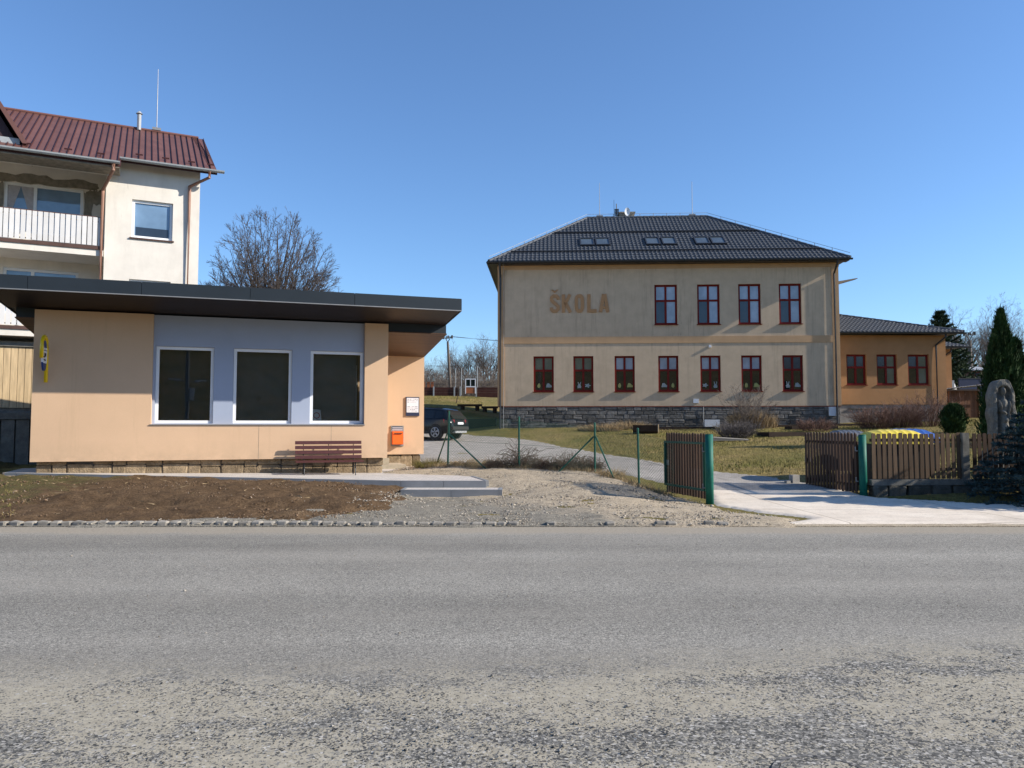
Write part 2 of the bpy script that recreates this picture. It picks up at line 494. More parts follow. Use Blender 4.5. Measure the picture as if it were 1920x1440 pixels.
# ------------------------------------------------------------------ terrain
CP = [(x, 12.5, .02) for x in (-45, -20, -10, -4, 0, 4, 10, 20, 45)]
CP += [(-13, 15, .22), (-8, 15, .2), (-5, 15.5, .22), (-3, 15, .12), (-13, 18, .44), (-8, 18, .36), (-4, 18, .24), 
       (-6, 20, .26), (-10, 21, .4), (-2, 20, .2), (-3, 23, .4), (-8, 26, .5),
       (-1.5, 15.5, .03), (-2.2, 17.2, .0), (-1.2, 17.2, .0), (-.35, 17.3, .02), (-1.2, 16.5, .02), (0, 16, .06), (1.5, 16.7, .2), (0, 18.5, .3), (-.2, 20, .4), (-1.79, 21.5, .5), (.19, 21, .46), (2.18, 20.3, .4), (2.99, 18.2, .2),
       (3.6, 17.5, .05), (4.1, 16, .0), (6, 16, .02), (8, 16.5, .03), (12, 16, .05), (20, 16, .1), (10, 14, .02), (20, 14, .05), (3, 14, .03), (0, 14, .05),
       (5.5, 20, .19), (7.3, 20, .2), (4.5, 23, .32), (3, 23., .35), (2, 26, .45), (5, 25, .4), (0, 28, .53), (3.4, 29, .57), (0, 33, .72), (2.2, 33, .72),
       (-4, 35, .8), (-4, 30, .62), (1, 37.5, .93), (-3.8, 38, .88), (-2, 41, 1.1), (-8, 38, .9), (.5, 22.7, .4), (-1, 23.2, .46),
       (8, 22, .42), (10, 20, .38), (12, 18.6, .36), (16, 18.6, .4), (10, 26, .68), (8, 30, .92), (15, 26, .8), (6, 34, 1.08), (12, 34, 1.25), (18, 34, 1.4), (3, 40, 1.38),
       (-.8, 42.2, 1.5), (5, 42, 1.55), (10, 42, 1.6), (18, 41.3, 1.72), (24, 43, 1.9), (30, 42, 2.0), (24, 36, 1.6), (30, 30, 1.2), (35, 20, .7),
       (0, 56, 2.5), (18, 56, 2.6), (-3, 44, 1.5), (-3, 46, 2.1), (-3, 50, 2.7), (-4.5, 60, 3.75), (-6, 72, 4.5), (-14, 72, 4.5), (-15, 50, 2.5), (-20, 35, 1.2),
       (-30, 30, 1.5), (-25, 22, .6), (-14, 20, .5), (-15, 100, 5.4), (-45, 100, 5.8), (0, 100, 5.4), (60, 100, 7.0), (-40, 130, 9.5), (-12, 130, 9.5), (10, 130, 9.5), (60, 130, 10.5), (30, 60, 3.9), (33, 46, 2.2), (45, 75, 6.0), (70, 45, 2.5), (-60, 50, 2), (60, 20, .5), (-60, 20, .4)]
CP = np.array(CP, float)
def _fit():
    P = CP[:, :2]
    D = np.linalg.norm(P[:, None] - P[None], axis=2)
    n = len(P)
    A = np.zeros((n + 1, n + 1)); A[:n, :n] = D - 1e-3 * np.eye(n); A[:n, n] = 1; A[n, :n] = 1
    return np.linalg.solve(A, np.append(CP[:, 2], 0))
WT = _fit()
def H(x, y):
    x = np.asarray(x, float); y = np.asarray(y, float)
    sh = np.broadcast(x, y).shape
    xf = np.broadcast_to(x, sh).ravel(); yf = np.broadcast_to(y, sh).ravel()
    out = np.empty(len(xf))
    for s in range(0, len(xf), 20000):
        xx, yy = xf[s:s + 20000], np.clip(yf[s:s + 20000], -1e9, 130)
        xc = np.clip(xx, -90, 90)
        D = np.sqrt((xc[:, None] - CP[None, :, 0]) ** 2 + (yy[:, None] - CP[None, :, 1]) ** 2)
        z = D @ WT[:-1] + WT[-1]
        k = np.clip((yy - 12.2) / .6, 0, 1)
        z = z * k * k * (3 - 2 * k)
        b = np.clip((-yy - 8) / 92, 0, 1)                      # the bank rising behind the viewer
        z = z + 19 * b * b * (3 - 2 * b)
        out[s:s + 20000] = z
    return out.reshape(sh)
def h(x, y):
    return float(H(np.array([x]), np.array([y]))[0])

def axis(lims):
    out = []
    for a, b, st in lims:
        out.extend(np.arange(a, b - 1e-6, st))
    out.append(lims[-1][1])
    return np.array(out)

def grid_faces(nx, ny):
    i = np.arange(nx * ny).reshape(ny, nx)
    return np.stack([i[:-1, :-1].ravel(), i[:-1, 1:].ravel(), i[1:, 1:].ravel(), i[1:, :-1].ravel()], 1)

def poly_sd(px, py, poly):
    """signed distance, positive inside"""
    d = np.full(px.shape, 1e9); ins = np.zeros(px.shape, bool)
    n = len(poly)
    for i in range(n):
        x1, y1 = poly[i]; x2, y2 = poly[(i + 1) % n]
        ex, ey = x2 - x1, y2 - y1
        t = np.clip(((px - x1) * ex + (py - y1) * ey) / (ex * ex + ey * ey), 0, 1)
        d = np.minimum(d, np.hypot(px - x1 - t * ex, py - y1 - t * ey))
        c = ((y1 > py) != (y2 > py)) & (px < (x2 - x1) * (py - y1) / (y2 - y1 + 1e-12) + x1)
        ins ^= c
    return np.where(ins, d, -d)

def vnoise(x, y, s, seed=0.0):
    """cheap smooth value noise"""
    x = x / s + seed * 17.3; y = y / s + seed * 9.1
    xi, yi = np.floor(x), np.floor(y); fx, fy = x - xi, y - yi
    fx = fx * fx * (3 - 2 * fx); fy = fy * fy * (3 - 2 * fy)
    def hsh(a, b):
        v = np.sin(a * 127.1 + b * 311.7 + 5.3) * 43758.5453
        return v - np.floor(v)
    return (hsh(xi, yi) * (1 - fx) + hsh(xi + 1, yi) * fx) * (1 - fy) + (hsh(xi, yi + 1) * (1 - fx) + hsh(xi + 1, yi + 1) * fx) * fy - .5

def sheet(name, poly, st, off, m, edge=.12, wob=.08, rough=0.0, rs=.4, zfun=None):
    P = np.array(poly)
    xs = np.arange(P[:, 0].min() - edge * 2, P[:, 0].max() + edge * 2 + st, st)
    ys = np.arange(P[:, 1].min() - edge * 2, P[:, 1].max() + edge * 2 + st, st)
    X, Y = np.meshgrid(xs, ys)
    sd = poly_sd(X, Y, poly) + wob * 2 * vnoise(X, Y, .5, 1) + wob * vnoise(X, Y, .17, 2)
    k = np.clip(sd / edge, -1, 1)
    Z = (H(X, Y) if zfun is None else zfun(X, Y)) + np.where(k > 0, off * np.sqrt(np.clip(k, 0, 1)), k * .06)
    if rough: Z += rough * np.clip(k, 0, 1) * (vnoise(X, Y, rs, 3) * 2 + vnoise(X, Y, rs * .4, 4))
    fc = grid_faces(len(xs), len(ys))
    keep = (sd.ravel()[fc] > -edge).any(1)
    fc = fc[keep]
    used = np.unique(fc); re = np.full(X.size, -1); re[used] = np.arange(len(used))
    V = np.stack([X.ravel(), Y.ravel(), Z.ravel()], 1)[used]
    o = link(name, np_mesh(name, V, re[fc], m, True))
    setp(o, kind='structure')
    return o

def in_poly_pts(poly, n):
    P = np.array(poly)
    out = []
    tot = 0
    while tot < n:
        x = rng.uniform(P[:, 0].min(), P[:, 0].max(), n * 2); y = rng.uniform(P[:, 1].min(), P[:, 1].max(), n * 2)
        k = poly_sd(x, y, poly) > 0
        out.append(np.stack([x[k], y[k]], 1)); tot += k.sum()
    return np.concatenate(out)[:n]

# --- ground materials
def mat_lawn():
    t = NT('short_dry_grass')
    a = t.ramp(t.noise(.35, 5, .6), [(.35, (.17, .155, .048)), (.5, (.25, .20, .070)), (.65, (.34, .25, .11))])
    b = t.ramp(t.noise(6, 6, .7), [(.3, .55), (.7, 1.25)])
    o = t.mix(1.0, a, b, 'MULTIPLY')
    fine = t.ramp(t.noise(60, 4, .7), [(.35, .55), (.65, 1.15)])
    o = t.mix(1.0, o, fine, 'MULTIPLY')
    t.bump(t.noise(40, 5, .7), .8, .05)
    return t.set(o, .95, .1)
def mat_near_ground():
    """asphalt road that runs into a dusty gravel shoulder, one shared recipe for both sheets"""
    t = NT('dusty_asphalt_and_gravel')
    x, y, z = t.sep()
    def cells(sc):
        c = t.voro(sc, 'F1', None, 'Color')
        q = t.n.new('ShaderNodeSeparateColor'); t.l.new(c, q.inputs[0])
        return q.outputs
    # asphalt: aggregate of several sizes
    a1, a2 = cells(150), cells(62)
    base = t.ramp(a1[0], [(.1, (.15, .140, .122)), (.5, (.258, .240, .207)), (.9, (.40, .373, .318))])
    base = t.mix(1.0, base, t.ramp(a2[1], [(.05, .66), (.25, .95), (.75, 1.0), (.95, 1.2)]), 'MULTIPLY')
    base = t.mix(1.0, base, t.ramp(t.noise(38, 3, .7), [(.3, .80), (.7, 1.16)]), 'MULTIPLY')
    base = t.mix(1.0, base, t.ramp(t.noise(1.0, 4, .5, t.pos((.04, .8, 1))), [(.3, .80), (.7, 1.15)]), 'MULTIPLY')
    base = t.mix(1.0, base, t.ramp(t.noise(.8, 5, .6), [(.3, .9), (.7, 1.06)]), 'MULTIPLY')
    # shoulder: pale dust, single dark chippings lying in drifts
    dust = t.ramp(t.noise(14, 5, .7), [(.3, (.285, .252, .19)), (.7, (.43, .382, .293))])
    drift = t.noise(1.0, 5, .62, t.pos((.6, 1.35, 1), (0, 0, R(-27))))
    dens = t.math('ADD', drift, t.math('MULTIPLY', t.math('SUBTRACT', 4.2, y), .025))
    dens = t.math('ADD', dens, t.math('MULTIPLY', t.math('SUBTRACT', t.noise(5, 4, .6), .5), .35))
    dens = t.ramp(dens, [(.40, .10), (.50, .22), (.57, .55), (.67, .92)])
    o_s = dust
    for sc, k in ((118, 1.0), (64, .8)):
        c = cells(sc)
        chip = t.ramp(c[0], [(.1, (.055, .053, .048)), (.5, (.145, .138, .124)), (.85, (.27, .252, .218)), (.97, (.47, .44, .39))])
        on = t.math('LESS_THAN', c[1], t.math('MULTIPLY', dens, k))
        o_s = t.mix(on, o_s, chip)
    edge = t.math('ADD', t.math('MULTIPLY', t.math('MAXIMUM', x, 0.0), .19), 5.12)
    wob = t.math('MULTIPLY', t.math('SUBTRACT', t.noise(.9, 4, .6), .5), .9)
    mk = t.math('SUBTRACT', t.math('ADD', edge, wob), y)
    mk = t.math('ADD', mk, t.math('MULTIPLY', t.math('SUBTRACT', t.noise(20, 3, .7), .5), .9))
    mk = t.ramp(t.math('ADD', t.math('MULTIPLY', mk, .8), .5, True), [(.2, 0.0), (.75, 1.0)])
    fk = t.math('ADD', t.math('SUBTRACT', y, 11.62), t.math('MULTIPLY', t.math('SUBTRACT', t.noise(1.5, 5, .7), .5), .55))
    fk = t.ramp(t.math('ADD', t.math('MULTIPLY', fk, 1.6), .35, True), [(.2, 0.0), (.7, .9)])
    film = t.ramp(t.noise(1.0, 5, .6, t.pos((.25, .7, 1))), [(.45, 0.0), (.75, .35)])
    o = t.mix(film, base, (.30, .27, .225))
    o = t.mix(mk, o, o_s)
    o = t.mix(fk, o, t.ramp(t.noise(26, 4, .7), [(.3, (.25, .215, .165)), (.7, (.42, .36, .275))]))
    hgt = t.math('ADD', a1[0], t.math('MULTIPLY', a2[0], .8))
    t.bump(hgt, .5, .006)
    return t.set(o, .92, .2)
def mat_gravel(name, light, dark, sc=70, thr=.5):
    t = NT(name)
    c = t.voro(sc, 'F1', None, 'Color')
    v = t.n.new('ShaderNodeRGBToBW'); t.l.new(c, v.inputs[0])
    a = t.ramp(v.outputs[0], [(.15, tuple(k * .5 for k in light)), (.55, light), (.9, tuple(min(1, k * 1.3) for k in light))])
    b = t.ramp(v.outputs[0], [(.15, tuple(k * .45 for k in dark)), (.55, dark), (.9, tuple(min(1, k * 1.5) for k in dark))])
    x, y, z = t.sep()
    k = t.math('ADD', t.noise(.7, 5, .65), t.math('ADD', t.math('MULTIPLY', t.math('SUBTRACT', x, .2), .16), t.math('MULTIPLY', t.math('SUBTRACT', y, 15.5), .12)))
    o = t.mix(t.ramp(k, [(thr - .12, 0.0), (thr + .1, 1.0)]), b, a)
    o = t.mix(1.0, o, t.ramp(t.noise(5, 6, .7), [(.3, .72), (.7, 1.15)]), 'MULTIPLY')
    t.bump(v.outputs[0], .9, .02)
    return t.set(o, .95, .15)
def mat_soil():
    t = NT('turned_brown_soil')
    a = t.ramp(t.noise(4, 8, .75), [(.3, (.085, .052, .029)), (.7, (.215, .138, .078))])
    x, y, z = t.sep()
    pale = t.math('ADD', t.noise(1.2, 6, .7), t.math('MULTIPLY', x, .02))
    a = t.mix(t.ramp(pale, [(.45, 0.0), (.62, .6)]), a, (.25, .17, .10))
    gk = t.math('SUBTRACT', t.math('SUBTRACT', t.noise(1.5, 6, .7), t.math('MULTIPLY', t.math('ADD', x, 9.0), .22)), 0.0)
    a = t.mix(t.ramp(gk, [(.5, 0.0), (.66, .75)]), a, (.125, .115, .045))
    b = t.ramp(t.noise(35, 5, .7), [(.3, .5), (.7, 1.3)])
    o = t.mix(1.0, a, b, 'MULTIPLY')
    t.bump(t.noise(18, 7, .75), 1.0, .08)
    return t.set(o, .97, .1)
def mat_concrete_apron():
    t = NT('pale_concrete_apron')
    a = t.ramp(t.noise(1.4, 6, .6), [(.3, (.69, .59, .475)), (.7, (.82, .72, .59))])
    b = t.ramp(t.noise(30, 5, .7), [(.3, .82), (.65, 1.06)])
    o = t.mix(1.0, a, b, 'MULTIPLY')
    cr = t.ramp(t.noise(1.0, 6, .75, t.pos((.4, 2.4, 1))), [(.485, 0.0), (.5, .5), (.515, 0.0)])
    o = t.mix(t.math('MULTIPLY', cr, .7), o, (.18, .16, .14))
    tr = t.ramp(t.noise(1.0, 5, .65, t.pos((.9, .35, 1), (0, 0, R(20)))), [(.50, 0.0), (.76, .4)])       # tyre dirt and washed-on soil
    o = t.mix(tr, o, (.36, .30, .235))
    gr = t.ramp(t.noise(1.0, 5, .75, t.pos((2.0, 6.0, 1))), [(.60, 0.0), (.74, .6)])
    o = t.mix(gr, o, (.26, .22, .17))
    br = t.n.new('ShaderNodeTexBrick'); br.offset = .0
    br.inputs['Scale'].default_value = 1.0; br.inputs['Brick Width'].default_value = 3.1; br.inputs['Row Height'].default_value = 2.05; br.inputs['Mortar Size'].default_value = .012
    br.inputs['Color1'].default_value = (1, 1, 1, 1); br.inputs['Color2'].default_value = (.93, .93, .93, 1); br.inputs['Mortar'].default_value = (.45, .42, .38, 1)
    t.l.new(t.pos((1, 1, 1), (0, 0, R(-3))), br.inputs['Vector'])
    o = t.mix(1.0, o, br.outputs[0], 'MULTIPLY')
    t.bump(t.noise(60, 4, .7), .3, .01)
    return t.set(o, .9, .2)
def mat_drive():
    t = NT('grey_block_paved_drive')
    br = t.n.new('ShaderNodeTexBrick')
    br.inputs['Scale'].default_value = 1.0
    br.inputs['Brick Width'].default_value = .2
    br.inputs['Row Height'].default_value = .1
    br.inputs['Mortar Size'].default_value = .006
    br.inputs['Color1'].default_value = (.30, .27, .235, 1); br.inputs['Color2'].default_value = (.42, .38, .335, 1); br.inputs['Mortar'].default_value = (.16, .15, .13, 1)
    t.l.new(t.pos((1, 1, 1), (0, 0, R(35))), br.inputs['Vector'])
    o = t.mix(1.0, br.outputs[0], t.ramp(t.noise(1.1, 6, .65), [(.3, .78), (.7, 1.18)]), 'MULTIPLY')
    o = t.mix(1.0, o, t.ramp(t.noise(40, 4, .7), [(.3, .8), (.7, 1.1)]), 'MULTIPLY')
    t.bump(br.outputs[1], -.3, .004)
    return t.set(o, .9, .2)
def mat_paver():
    t = NT('pale_concrete_paver')
    br = t.n.new('ShaderNodeTexBrick')
    br.inputs['Scale'].default_value = 1.0
    br.inputs['Brick Width'].default_value = .2
    br.inputs['Row Height'].default_value = .1
    br.inputs['Mortar Size'].default_value = .004
    br.inputs['Color1'].default_value = (.50, .455, .41, 1); br.inputs['Color2'].default_value = (.58, .53, .475, 1); br.inputs['Mortar'].default_value = (.30, .27, .24, 1)
    t.l.new(t.geo.outputs['Position'], br.inputs['Vector'])
    o = t.mix(1.0, br.outputs[0], t.ramp(t.noise(3, 6, .65), [(.3, .85), (.7, 1.1)]), 'MULTIPLY')
    t.bump(br.outputs[1], -.3, .004)
    return t.set(o, .9, .2)
M['lawn'] = mat_lawn()
M['near'] = mat_near_ground()
M['yard'] = mat_gravel('sandy_yard_gravel', (.47, .385, .275), (.25, .225, .18))
M['soil'] = mat_soil()
M['apron'] = mat_concrete_apron()
M['drive'] = mat_drive()
M['paver'] = mat_paver()

# ================================================================== GROUND
gx = axis([(-1500, -300, 200), (-300, -90, 30), (-90, -30, 4), (-30, 40, .5), (40, 90, 4), (90, 300, 30), (300, 1500, 200)])
gy = axis([(-400, -100, 50), (-100, -10, 5), (-10, 12, 1.0), (12, 48, .3), (48, 130, 2), (130, 400, 45), (400, 2600, 440)])
X, Y = np.meshgrid(gx, gy)
Z = H(X, Y)
Z = Z - np.where((Y < 12.8) & (Y > -7), .06, 0) + np.where(Y > 20, .05 * vnoise(X, Y, 1.3, 5) + .03 * vnoise(X, Y, .5, 6), 0)
Z -= np.where((X > -12.3) & (X < -.3) & (Y > 17.6) & (Y < 27), .25, 0)
ground = link('ground', np_mesh('ground', np.stack([X.ravel(), Y.ravel(), Z.ravel()], 1), grid_faces(len(gx), len(gy)), M['lawn'], True))
setp(ground, kind='structure', label='short dry spring grass covering the rising school grounds', cat=None)

rx = axis([(-150, -30, 10), (-30, 30, 1.0), (30, 150, 10)])
def flat_sheet(name, ys, m):
    XX, YY = np.meshgrid(rx, ys)
    ZZ = .012 * vnoise(XX, YY, 2.5, 8) * np.clip((12.3 - YY) / 1.0, 0, 1)
    o = link(name, np_mesh(name, np.stack([XX.ravel(), YY.ravel(), ZZ.ravel()], 1), grid_faces(len(rx), len(ys)), m, True))
    return setp(o, kind='structure')
flat_sheet('road', np.linspace(5.0, 12.5, 16), M['near'])
flat_sheet('gravel_shoulder', np.linspace(-6.5, 5.0, 24), M['near'])

SOIL = [(-40, 12.72), (-6, 12.72), (-3.6, 12.95), (-2.6, 13.9), (-2.45, 15.6), (-2.55, 17.3), (-2.6, 18.12), (-12.2, 18.12), (-14.5, 22.0), (-40, 22)]
def soil_z(x, y):
    z = H(x, y)
    b = np.clip((y - 12.7) / 1.6, 0, 1)
    return z + .05 * b + .05 * np.exp(-((y - (14.55 - .06 * (x + 6))) / .35) ** 2) * np.clip((x + 9.5) / 1.5, 0, 1) - .07 * np.exp(-((y - (14.0 - .06 * (x + 6))) / .22) ** 2) * np.clip((x + 9.5) / 1.5, 0, 1)
sheet('soil_bed', SOIL, .09, .05, M['soil'], edge=.25, wob=.25, rough=.05, rs=.35, zfun=soil_z)
YARD = [(-7, 12.45), (4.6, 12.45), (4.9, 13.3), (4.0, 14.7), (3.95, 16.2), (3.3, 17.9), (2.6, 19.6), (2.0, 20.8), (-1.4, 21.9), (-2.6, 24.5), (-4, 20), (-4.2, 17), (-3.9, 13.2), (-6.5, 12.95)]
sheet('gravel_yard', YARD, .11, .02, M['yard'], edge=.25, wob=.12, rough=.022, rs=.5)
APRON = [(4.35, 12.62), (40, 12.75), (40, 14.4), (14, 14.7), (9.6, 15.5), (7.9, 16.9), (7.75, 18.2), (4.55, 18.2), (4.12, 15.6), (4.6, 14.3), (5.3, 13.45)]
sheet('concrete_apron', APRON, .12, .035, M['apron'], edge=.06, wob=.03)
DRIVE = [(4.3, 18.0), (7.75, 18.0), (7.35, 20.2), (5.9, 22), (5.0, 25), (3.4, 29.2), (2.2, 33), (1.0, 37.6), (-2.3, 41.6), (-14, 44), (-14, 30), (-4, 25.5), (.2, 23.6), (2.3, 21.8), (3.5, 19.5)]
sheet('driveway', DRIVE, .2, .03, M['drive'], edge=.08, wob=.04)

# paved walk in front of the post office
def walk_z(x): return .33 + max(0.0, min(.19, (-2.5 - x) * .02))
wp = [(-12.0, 18.2), (-9, 18.2), (-6, 18.2), (-2.5, 18.2), (-.62, 18.2), (-1.8, 22.8), (-2.5, 24.9), (-6, 25), (-9, 25), (-12.8, 20.2)]
wb = MB().prism(wp, lambda p: (p[0], p[1], walk_z(p[0])), lambda p: (p[0], p[1], -.1))
walk = wb.build('sidewalk', M['paver'], fix=True)
setp(walk, kind='structure')
kx = -.60
while kx > -11.8:
    a, b = max(kx - 1.0, -11.9), kx
    za, zb = walk_z(a) + .012, walk_z(b) + .012
    kb = MB().hexa([(a + .004, 18.09, -.1), (b - .004, 18.09, -.1), (b - .004, 18.19, -.1), (a + .004, 18.19, -.1), (a + .004, 18.09, za), (b - .004, 18.09, zb), (b - .004, 18.19, zb), (a + .004, 18.19, za)])
    kb.build('kerb_slab', M['kerb'], walk)
    kx -= 1.0
for i in range(5):
    p, q = Vector((-.62, 18.2, 0)), Vector((-1.8, 22.8, 0))
    a, b = p.lerp(q, i / 5 + .002), p.lerp(q, (i + 1) / 5 - .002)
    n = Vector((.97, .25, 0)) * .08
    MB().hexa([(a.x, a.y, -.1), (a.x + n.x, a.y + n.y, -.1), (b.x + n.x, b.y + n.y, -.1), (b.x, b.y, -.1), (a.x, a.y, .342), (a.x + n.x, a.y + n.y, .342), (b.x + n.x, b.y + n.y, .342), (b.x, b.y, .342)]).build('kerb_slab', M['kerb'], walk, fix=True)
st = empty('concrete_step', (-2.5, 17.35, 0), 0, 'low paved concrete step below the kerb of the post office walk', 'step')
MB().box(.08, 2.2, .08, .73, -.1, .185).build('tread', M['paver'], st)
MB().box(0, .078, 0, .73, -.1, .195).build('kerb_slab', M['kerb'], st)
MB().box(2.202, 2.28, 0, .73, -.1, .195).build('kerb_slab', M['kerb'], st)
MB().box(.082, 1.13, 0, .078, -.1, .195).build('kerb_slab', M['kerb'], st)
MB().box(1.138, 2.198, 0, .078, -.1, .195).build('kerb_slab', M['kerb'], st)

# cobbled edge of the road: every stone its own piece
gut = MB().box(-30, 30, 12.44, 12.74, -.08, .014).build('gutter', M['yard'])
setp(gut, kind='structure')
x = -13.5
i = 0
while x < 3.9:
    w = random.uniform(.13, .19)
    if x < -2.2 or random.random() < (.75 if x < 0 else .35):
        sunk = 0 if x < -3 else random.uniform(.0, .02)
        link('cobble', unit_bevel('cobble', .13, .05, i % 5), gut, (x + w / 2, 12.58 + random.uniform(-.015, .015), .012 - sunk), (random.uniform(-.05, .05), random.uniform(-.05, .05), random.uniform(-.14, .14)), (w, random.uniform(.13, .17), .13))
    x += w + random.uniform(.02, .05)
    i += 1

# ================================================================== POST OFFICE
PO = empty('post_office', (-11.44, 18.31, 0), R(18.3), 'low peach kiosk building with overhanging dark flat roof and three windows', 'building')
WX = [(2.66, 4.03), (4.5, 5.96), (6.43, 7.83)]
w = wall_grid(MB(), 0, 8.48, .77, 4.42, 0, .24, [(2.6, 7.85, 1.67, 4.42)])
w.box(0, .25, .241, 4.6, .77, 4.1); w.box(8.23, 8.48, .241, 3.2, .77, 4.3)
w.build('wall', M['peach'], PO)
w = MB(); w.box(8.482, 10.15, 3.2, 3.45, .74, 4.05); w.box(9.9, 10.15, 3.452, 4.6, .74, 3.75); w.box(.26, 9.89, 4.4, 4.6, .77, 4.0)
w.build('entrance_wall', M['peach2'], PO)
bw = wall_grid(MB(), 2.602, 7.848, 1.672, 4.42, .13, .26, [(a, b, 1.69, 3.64) for a, b in WX])
bw.build('window_bay', M['blue_render'], PO)
for jx in (5.15, 6.98): MB().box(jx, jx + .006, -.0025, -.0005, .78, 1.64).build('panel_joint', M['mortar_patch'], PO)
MB().box(2.58, 7.87, -.03, .129, 1.645, 1.669).build('sill', M['grey_metal'], PO)
for i, (a, b) in enumerate(WX):
    fr = frame_mb(a + .005, b - .005, 1.692, 3.635, .19, .25, .075).build('window', M['white_frame'], PO)
    MB().box(a + .08, b - .08, .215, .225, 1.767, 3.56).build('pane', M['glass_clear'], fr)
    z = 1.72
    sl = MB()
    while z < 3.55:
        sl.hexa([(a + .02, .40, z), (b - (.02 if i < 2 else .16), .40, z), (b - (.02 if i < 2 else .16), .43, z + .02), (a + .02, .43, z + .02), (a + .02, .401, z + .003), (b - (.02 if i < 2 else .16), .401, z + .003), (b - (.02 if i < 2 else .16), .431, z + .023), (a + .02, .431, z + .023)])
        z += .022
    sl.build('venetian_blind', M['blind_dark'] if i else M['blind_darker'], fr)['kind'] = 'stuff'
# the room behind the panes
rm = MB()
rm.quad((.3, 4.35, .8), (8.2, 4.35, .8), (8.2, 4.35, 4.2), (.3, 4.35, 4.2))
rm.quad((.3, .3, .8), (8.2, .3, .8), (8.2, 4.35, .8), (.3, 4.35, .8))
rm.quad((.3, .3, 4.2), (.3, 4.35, 4.2), (8.2, 4.35, 4.2), (8.2, .3, 4.2))
rm.build('room', M['room'], PO)
MB().box(7.62, 7.70, .5, .6, 1.0, 3.3).build('inner_door_frame', M['white_frame'], PO)
# roof: upper slab with fascia, lower slab, board soffits
def zs_up(y): return 4.46 - .08 * y
def zs_lo(y): return 4.21 - .12 * (y - .1)
rf = MB().hexa([(-.58, -1.76, 4.62), (10.06, -1.76, 4.62), (10.06, 5.0, 4.08), (-.58, 5.0, 4.08), (-.58, -1.76, 4.9), (10.06, -1.76, 4.9), (10.06, 5.0, 4.36), (-.58, 5.0, 4.36)]).build('roof', M['anthracite'], PO)
xs = [-.6, .28, 2.55, 4.9, 7.35, 10.08]
for a, b in zip(xs[:-1], xs[1:]):
    MB().box(a + .005, b - .005, -1.80, -1.765, 4.605, 4.915).build('fascia_panel', M['anthracite'], rf)
for yy in range(3):
    a, b = -1.76 + yy * 2.25 + .005, -1.76 + (yy + 1) * 2.25 - .005
    for x0, x1 in ((-.615, -.585), (10.065, 10.095)):
        MB().hexa([(x0, a, zs_up(a) - .005), (x1, a, zs_up(a) - .005), (x1, b, zs_up(b) - .005), (x0, b, zs_up(b) - .005), (x0, a, 4.79 - .07 * a), (x1, a, 4.79 - .07 * a), (x1, b, 4.79 - .07 * b), (x0, b, 4.79 - .07 * b)]).build('fascia_panel', M['anthracite'], rf)
MB().box(-.6, 10.08, -1.825, -1.803, 4.59, 4.612).build('drip_edge', M['grey_metal'], rf)
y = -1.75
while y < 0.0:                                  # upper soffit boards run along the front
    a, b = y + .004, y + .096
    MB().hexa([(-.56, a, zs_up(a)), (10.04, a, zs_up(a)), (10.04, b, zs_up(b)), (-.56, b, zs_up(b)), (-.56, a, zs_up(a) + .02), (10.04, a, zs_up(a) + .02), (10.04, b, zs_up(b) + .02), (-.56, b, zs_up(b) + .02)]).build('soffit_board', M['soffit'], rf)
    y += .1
for x0, x1, y0, y1 in ((8.5, 10.13, .12, 3.18), (-.42, -.02, .12, 4.8)):
    MB().hexa([(x0, y0, zs_lo(y0) + .03), (x1, y0, zs_lo(y0) + .03), (x1, y1, zs_lo(y1) + .03), (x0, y1, zs_lo(y1) + .03), (x0, y0, zs_up(y0) + .02), (x1, y0, zs_up(y0) + .02), (x1, y1, zs_up(y1) + .02), (x0, y1, zs_up(y1) + .02)]).build('lower_eave', M['anthracite'], rf)
    y = y0 - .02
    x0, x1 = (x0, x1 + .02) if x0 > 0 else (x0 - .02, x1)
    while y < y1 - .05:
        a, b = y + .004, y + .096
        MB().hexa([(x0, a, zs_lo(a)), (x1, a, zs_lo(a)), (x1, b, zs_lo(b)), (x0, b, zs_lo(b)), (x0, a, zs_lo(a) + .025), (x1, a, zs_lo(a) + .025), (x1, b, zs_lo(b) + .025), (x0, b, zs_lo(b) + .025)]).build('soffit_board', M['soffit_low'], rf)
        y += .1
# plinth of single rough stones
pl = MB().box(.12, 8.36, .2, .35, .1, .768).box(8.3, 10.02, 3.33, 3.5, .1, .74).box(8.25, 8.36, .301, 3.2, .1, .768).build('plinth', M['mortar'], PO)
x = .1
i = 0
while x < 8.3:
    wd = min(random.uniform(.28, .62), 8.38 - x)
    g = .33 + max(0, (8.4 - x)) * .02
    for z0, z1 in ((g - .12, g + random.uniform(.16, .24)), (None, .762)):
        if z0 is None: z0 = zt
        zt = z1 + .012
        if z1 - z0 < .05: continue
        link('stone', unit_bevel('sandstone', .09, .045, i % 6), pl, (x + wd / 2, .19, (z0 + z1) / 2), (0, 0, 0), (wd - .015, random.uniform(.09, .13), z1 - z0))
        i += 1
    x += wd
x = 8.5
while x < 10.0:
    wd = min(random.uniform(.3, .5), 10.06 - x)
    link('stone', unit_bevel('sandstone', .09, .045, i % 6), pl, (x + wd / 2, 3.31, .47), None, (wd - .015, .12, .50)); i += 1
    x += wd
for k, (x1, y0, z1) in enumerate(((9.05, 1.9, .48), (8.85, 2.25, .66))):
    MB().box(8.42 if k == 0 else 8.421, x1 + .3 - .25 * k, y0, 3.19 - .002 * k, .2 if k == 0 else .485, z1).build('entrance_step', M['step_stone'], PO)

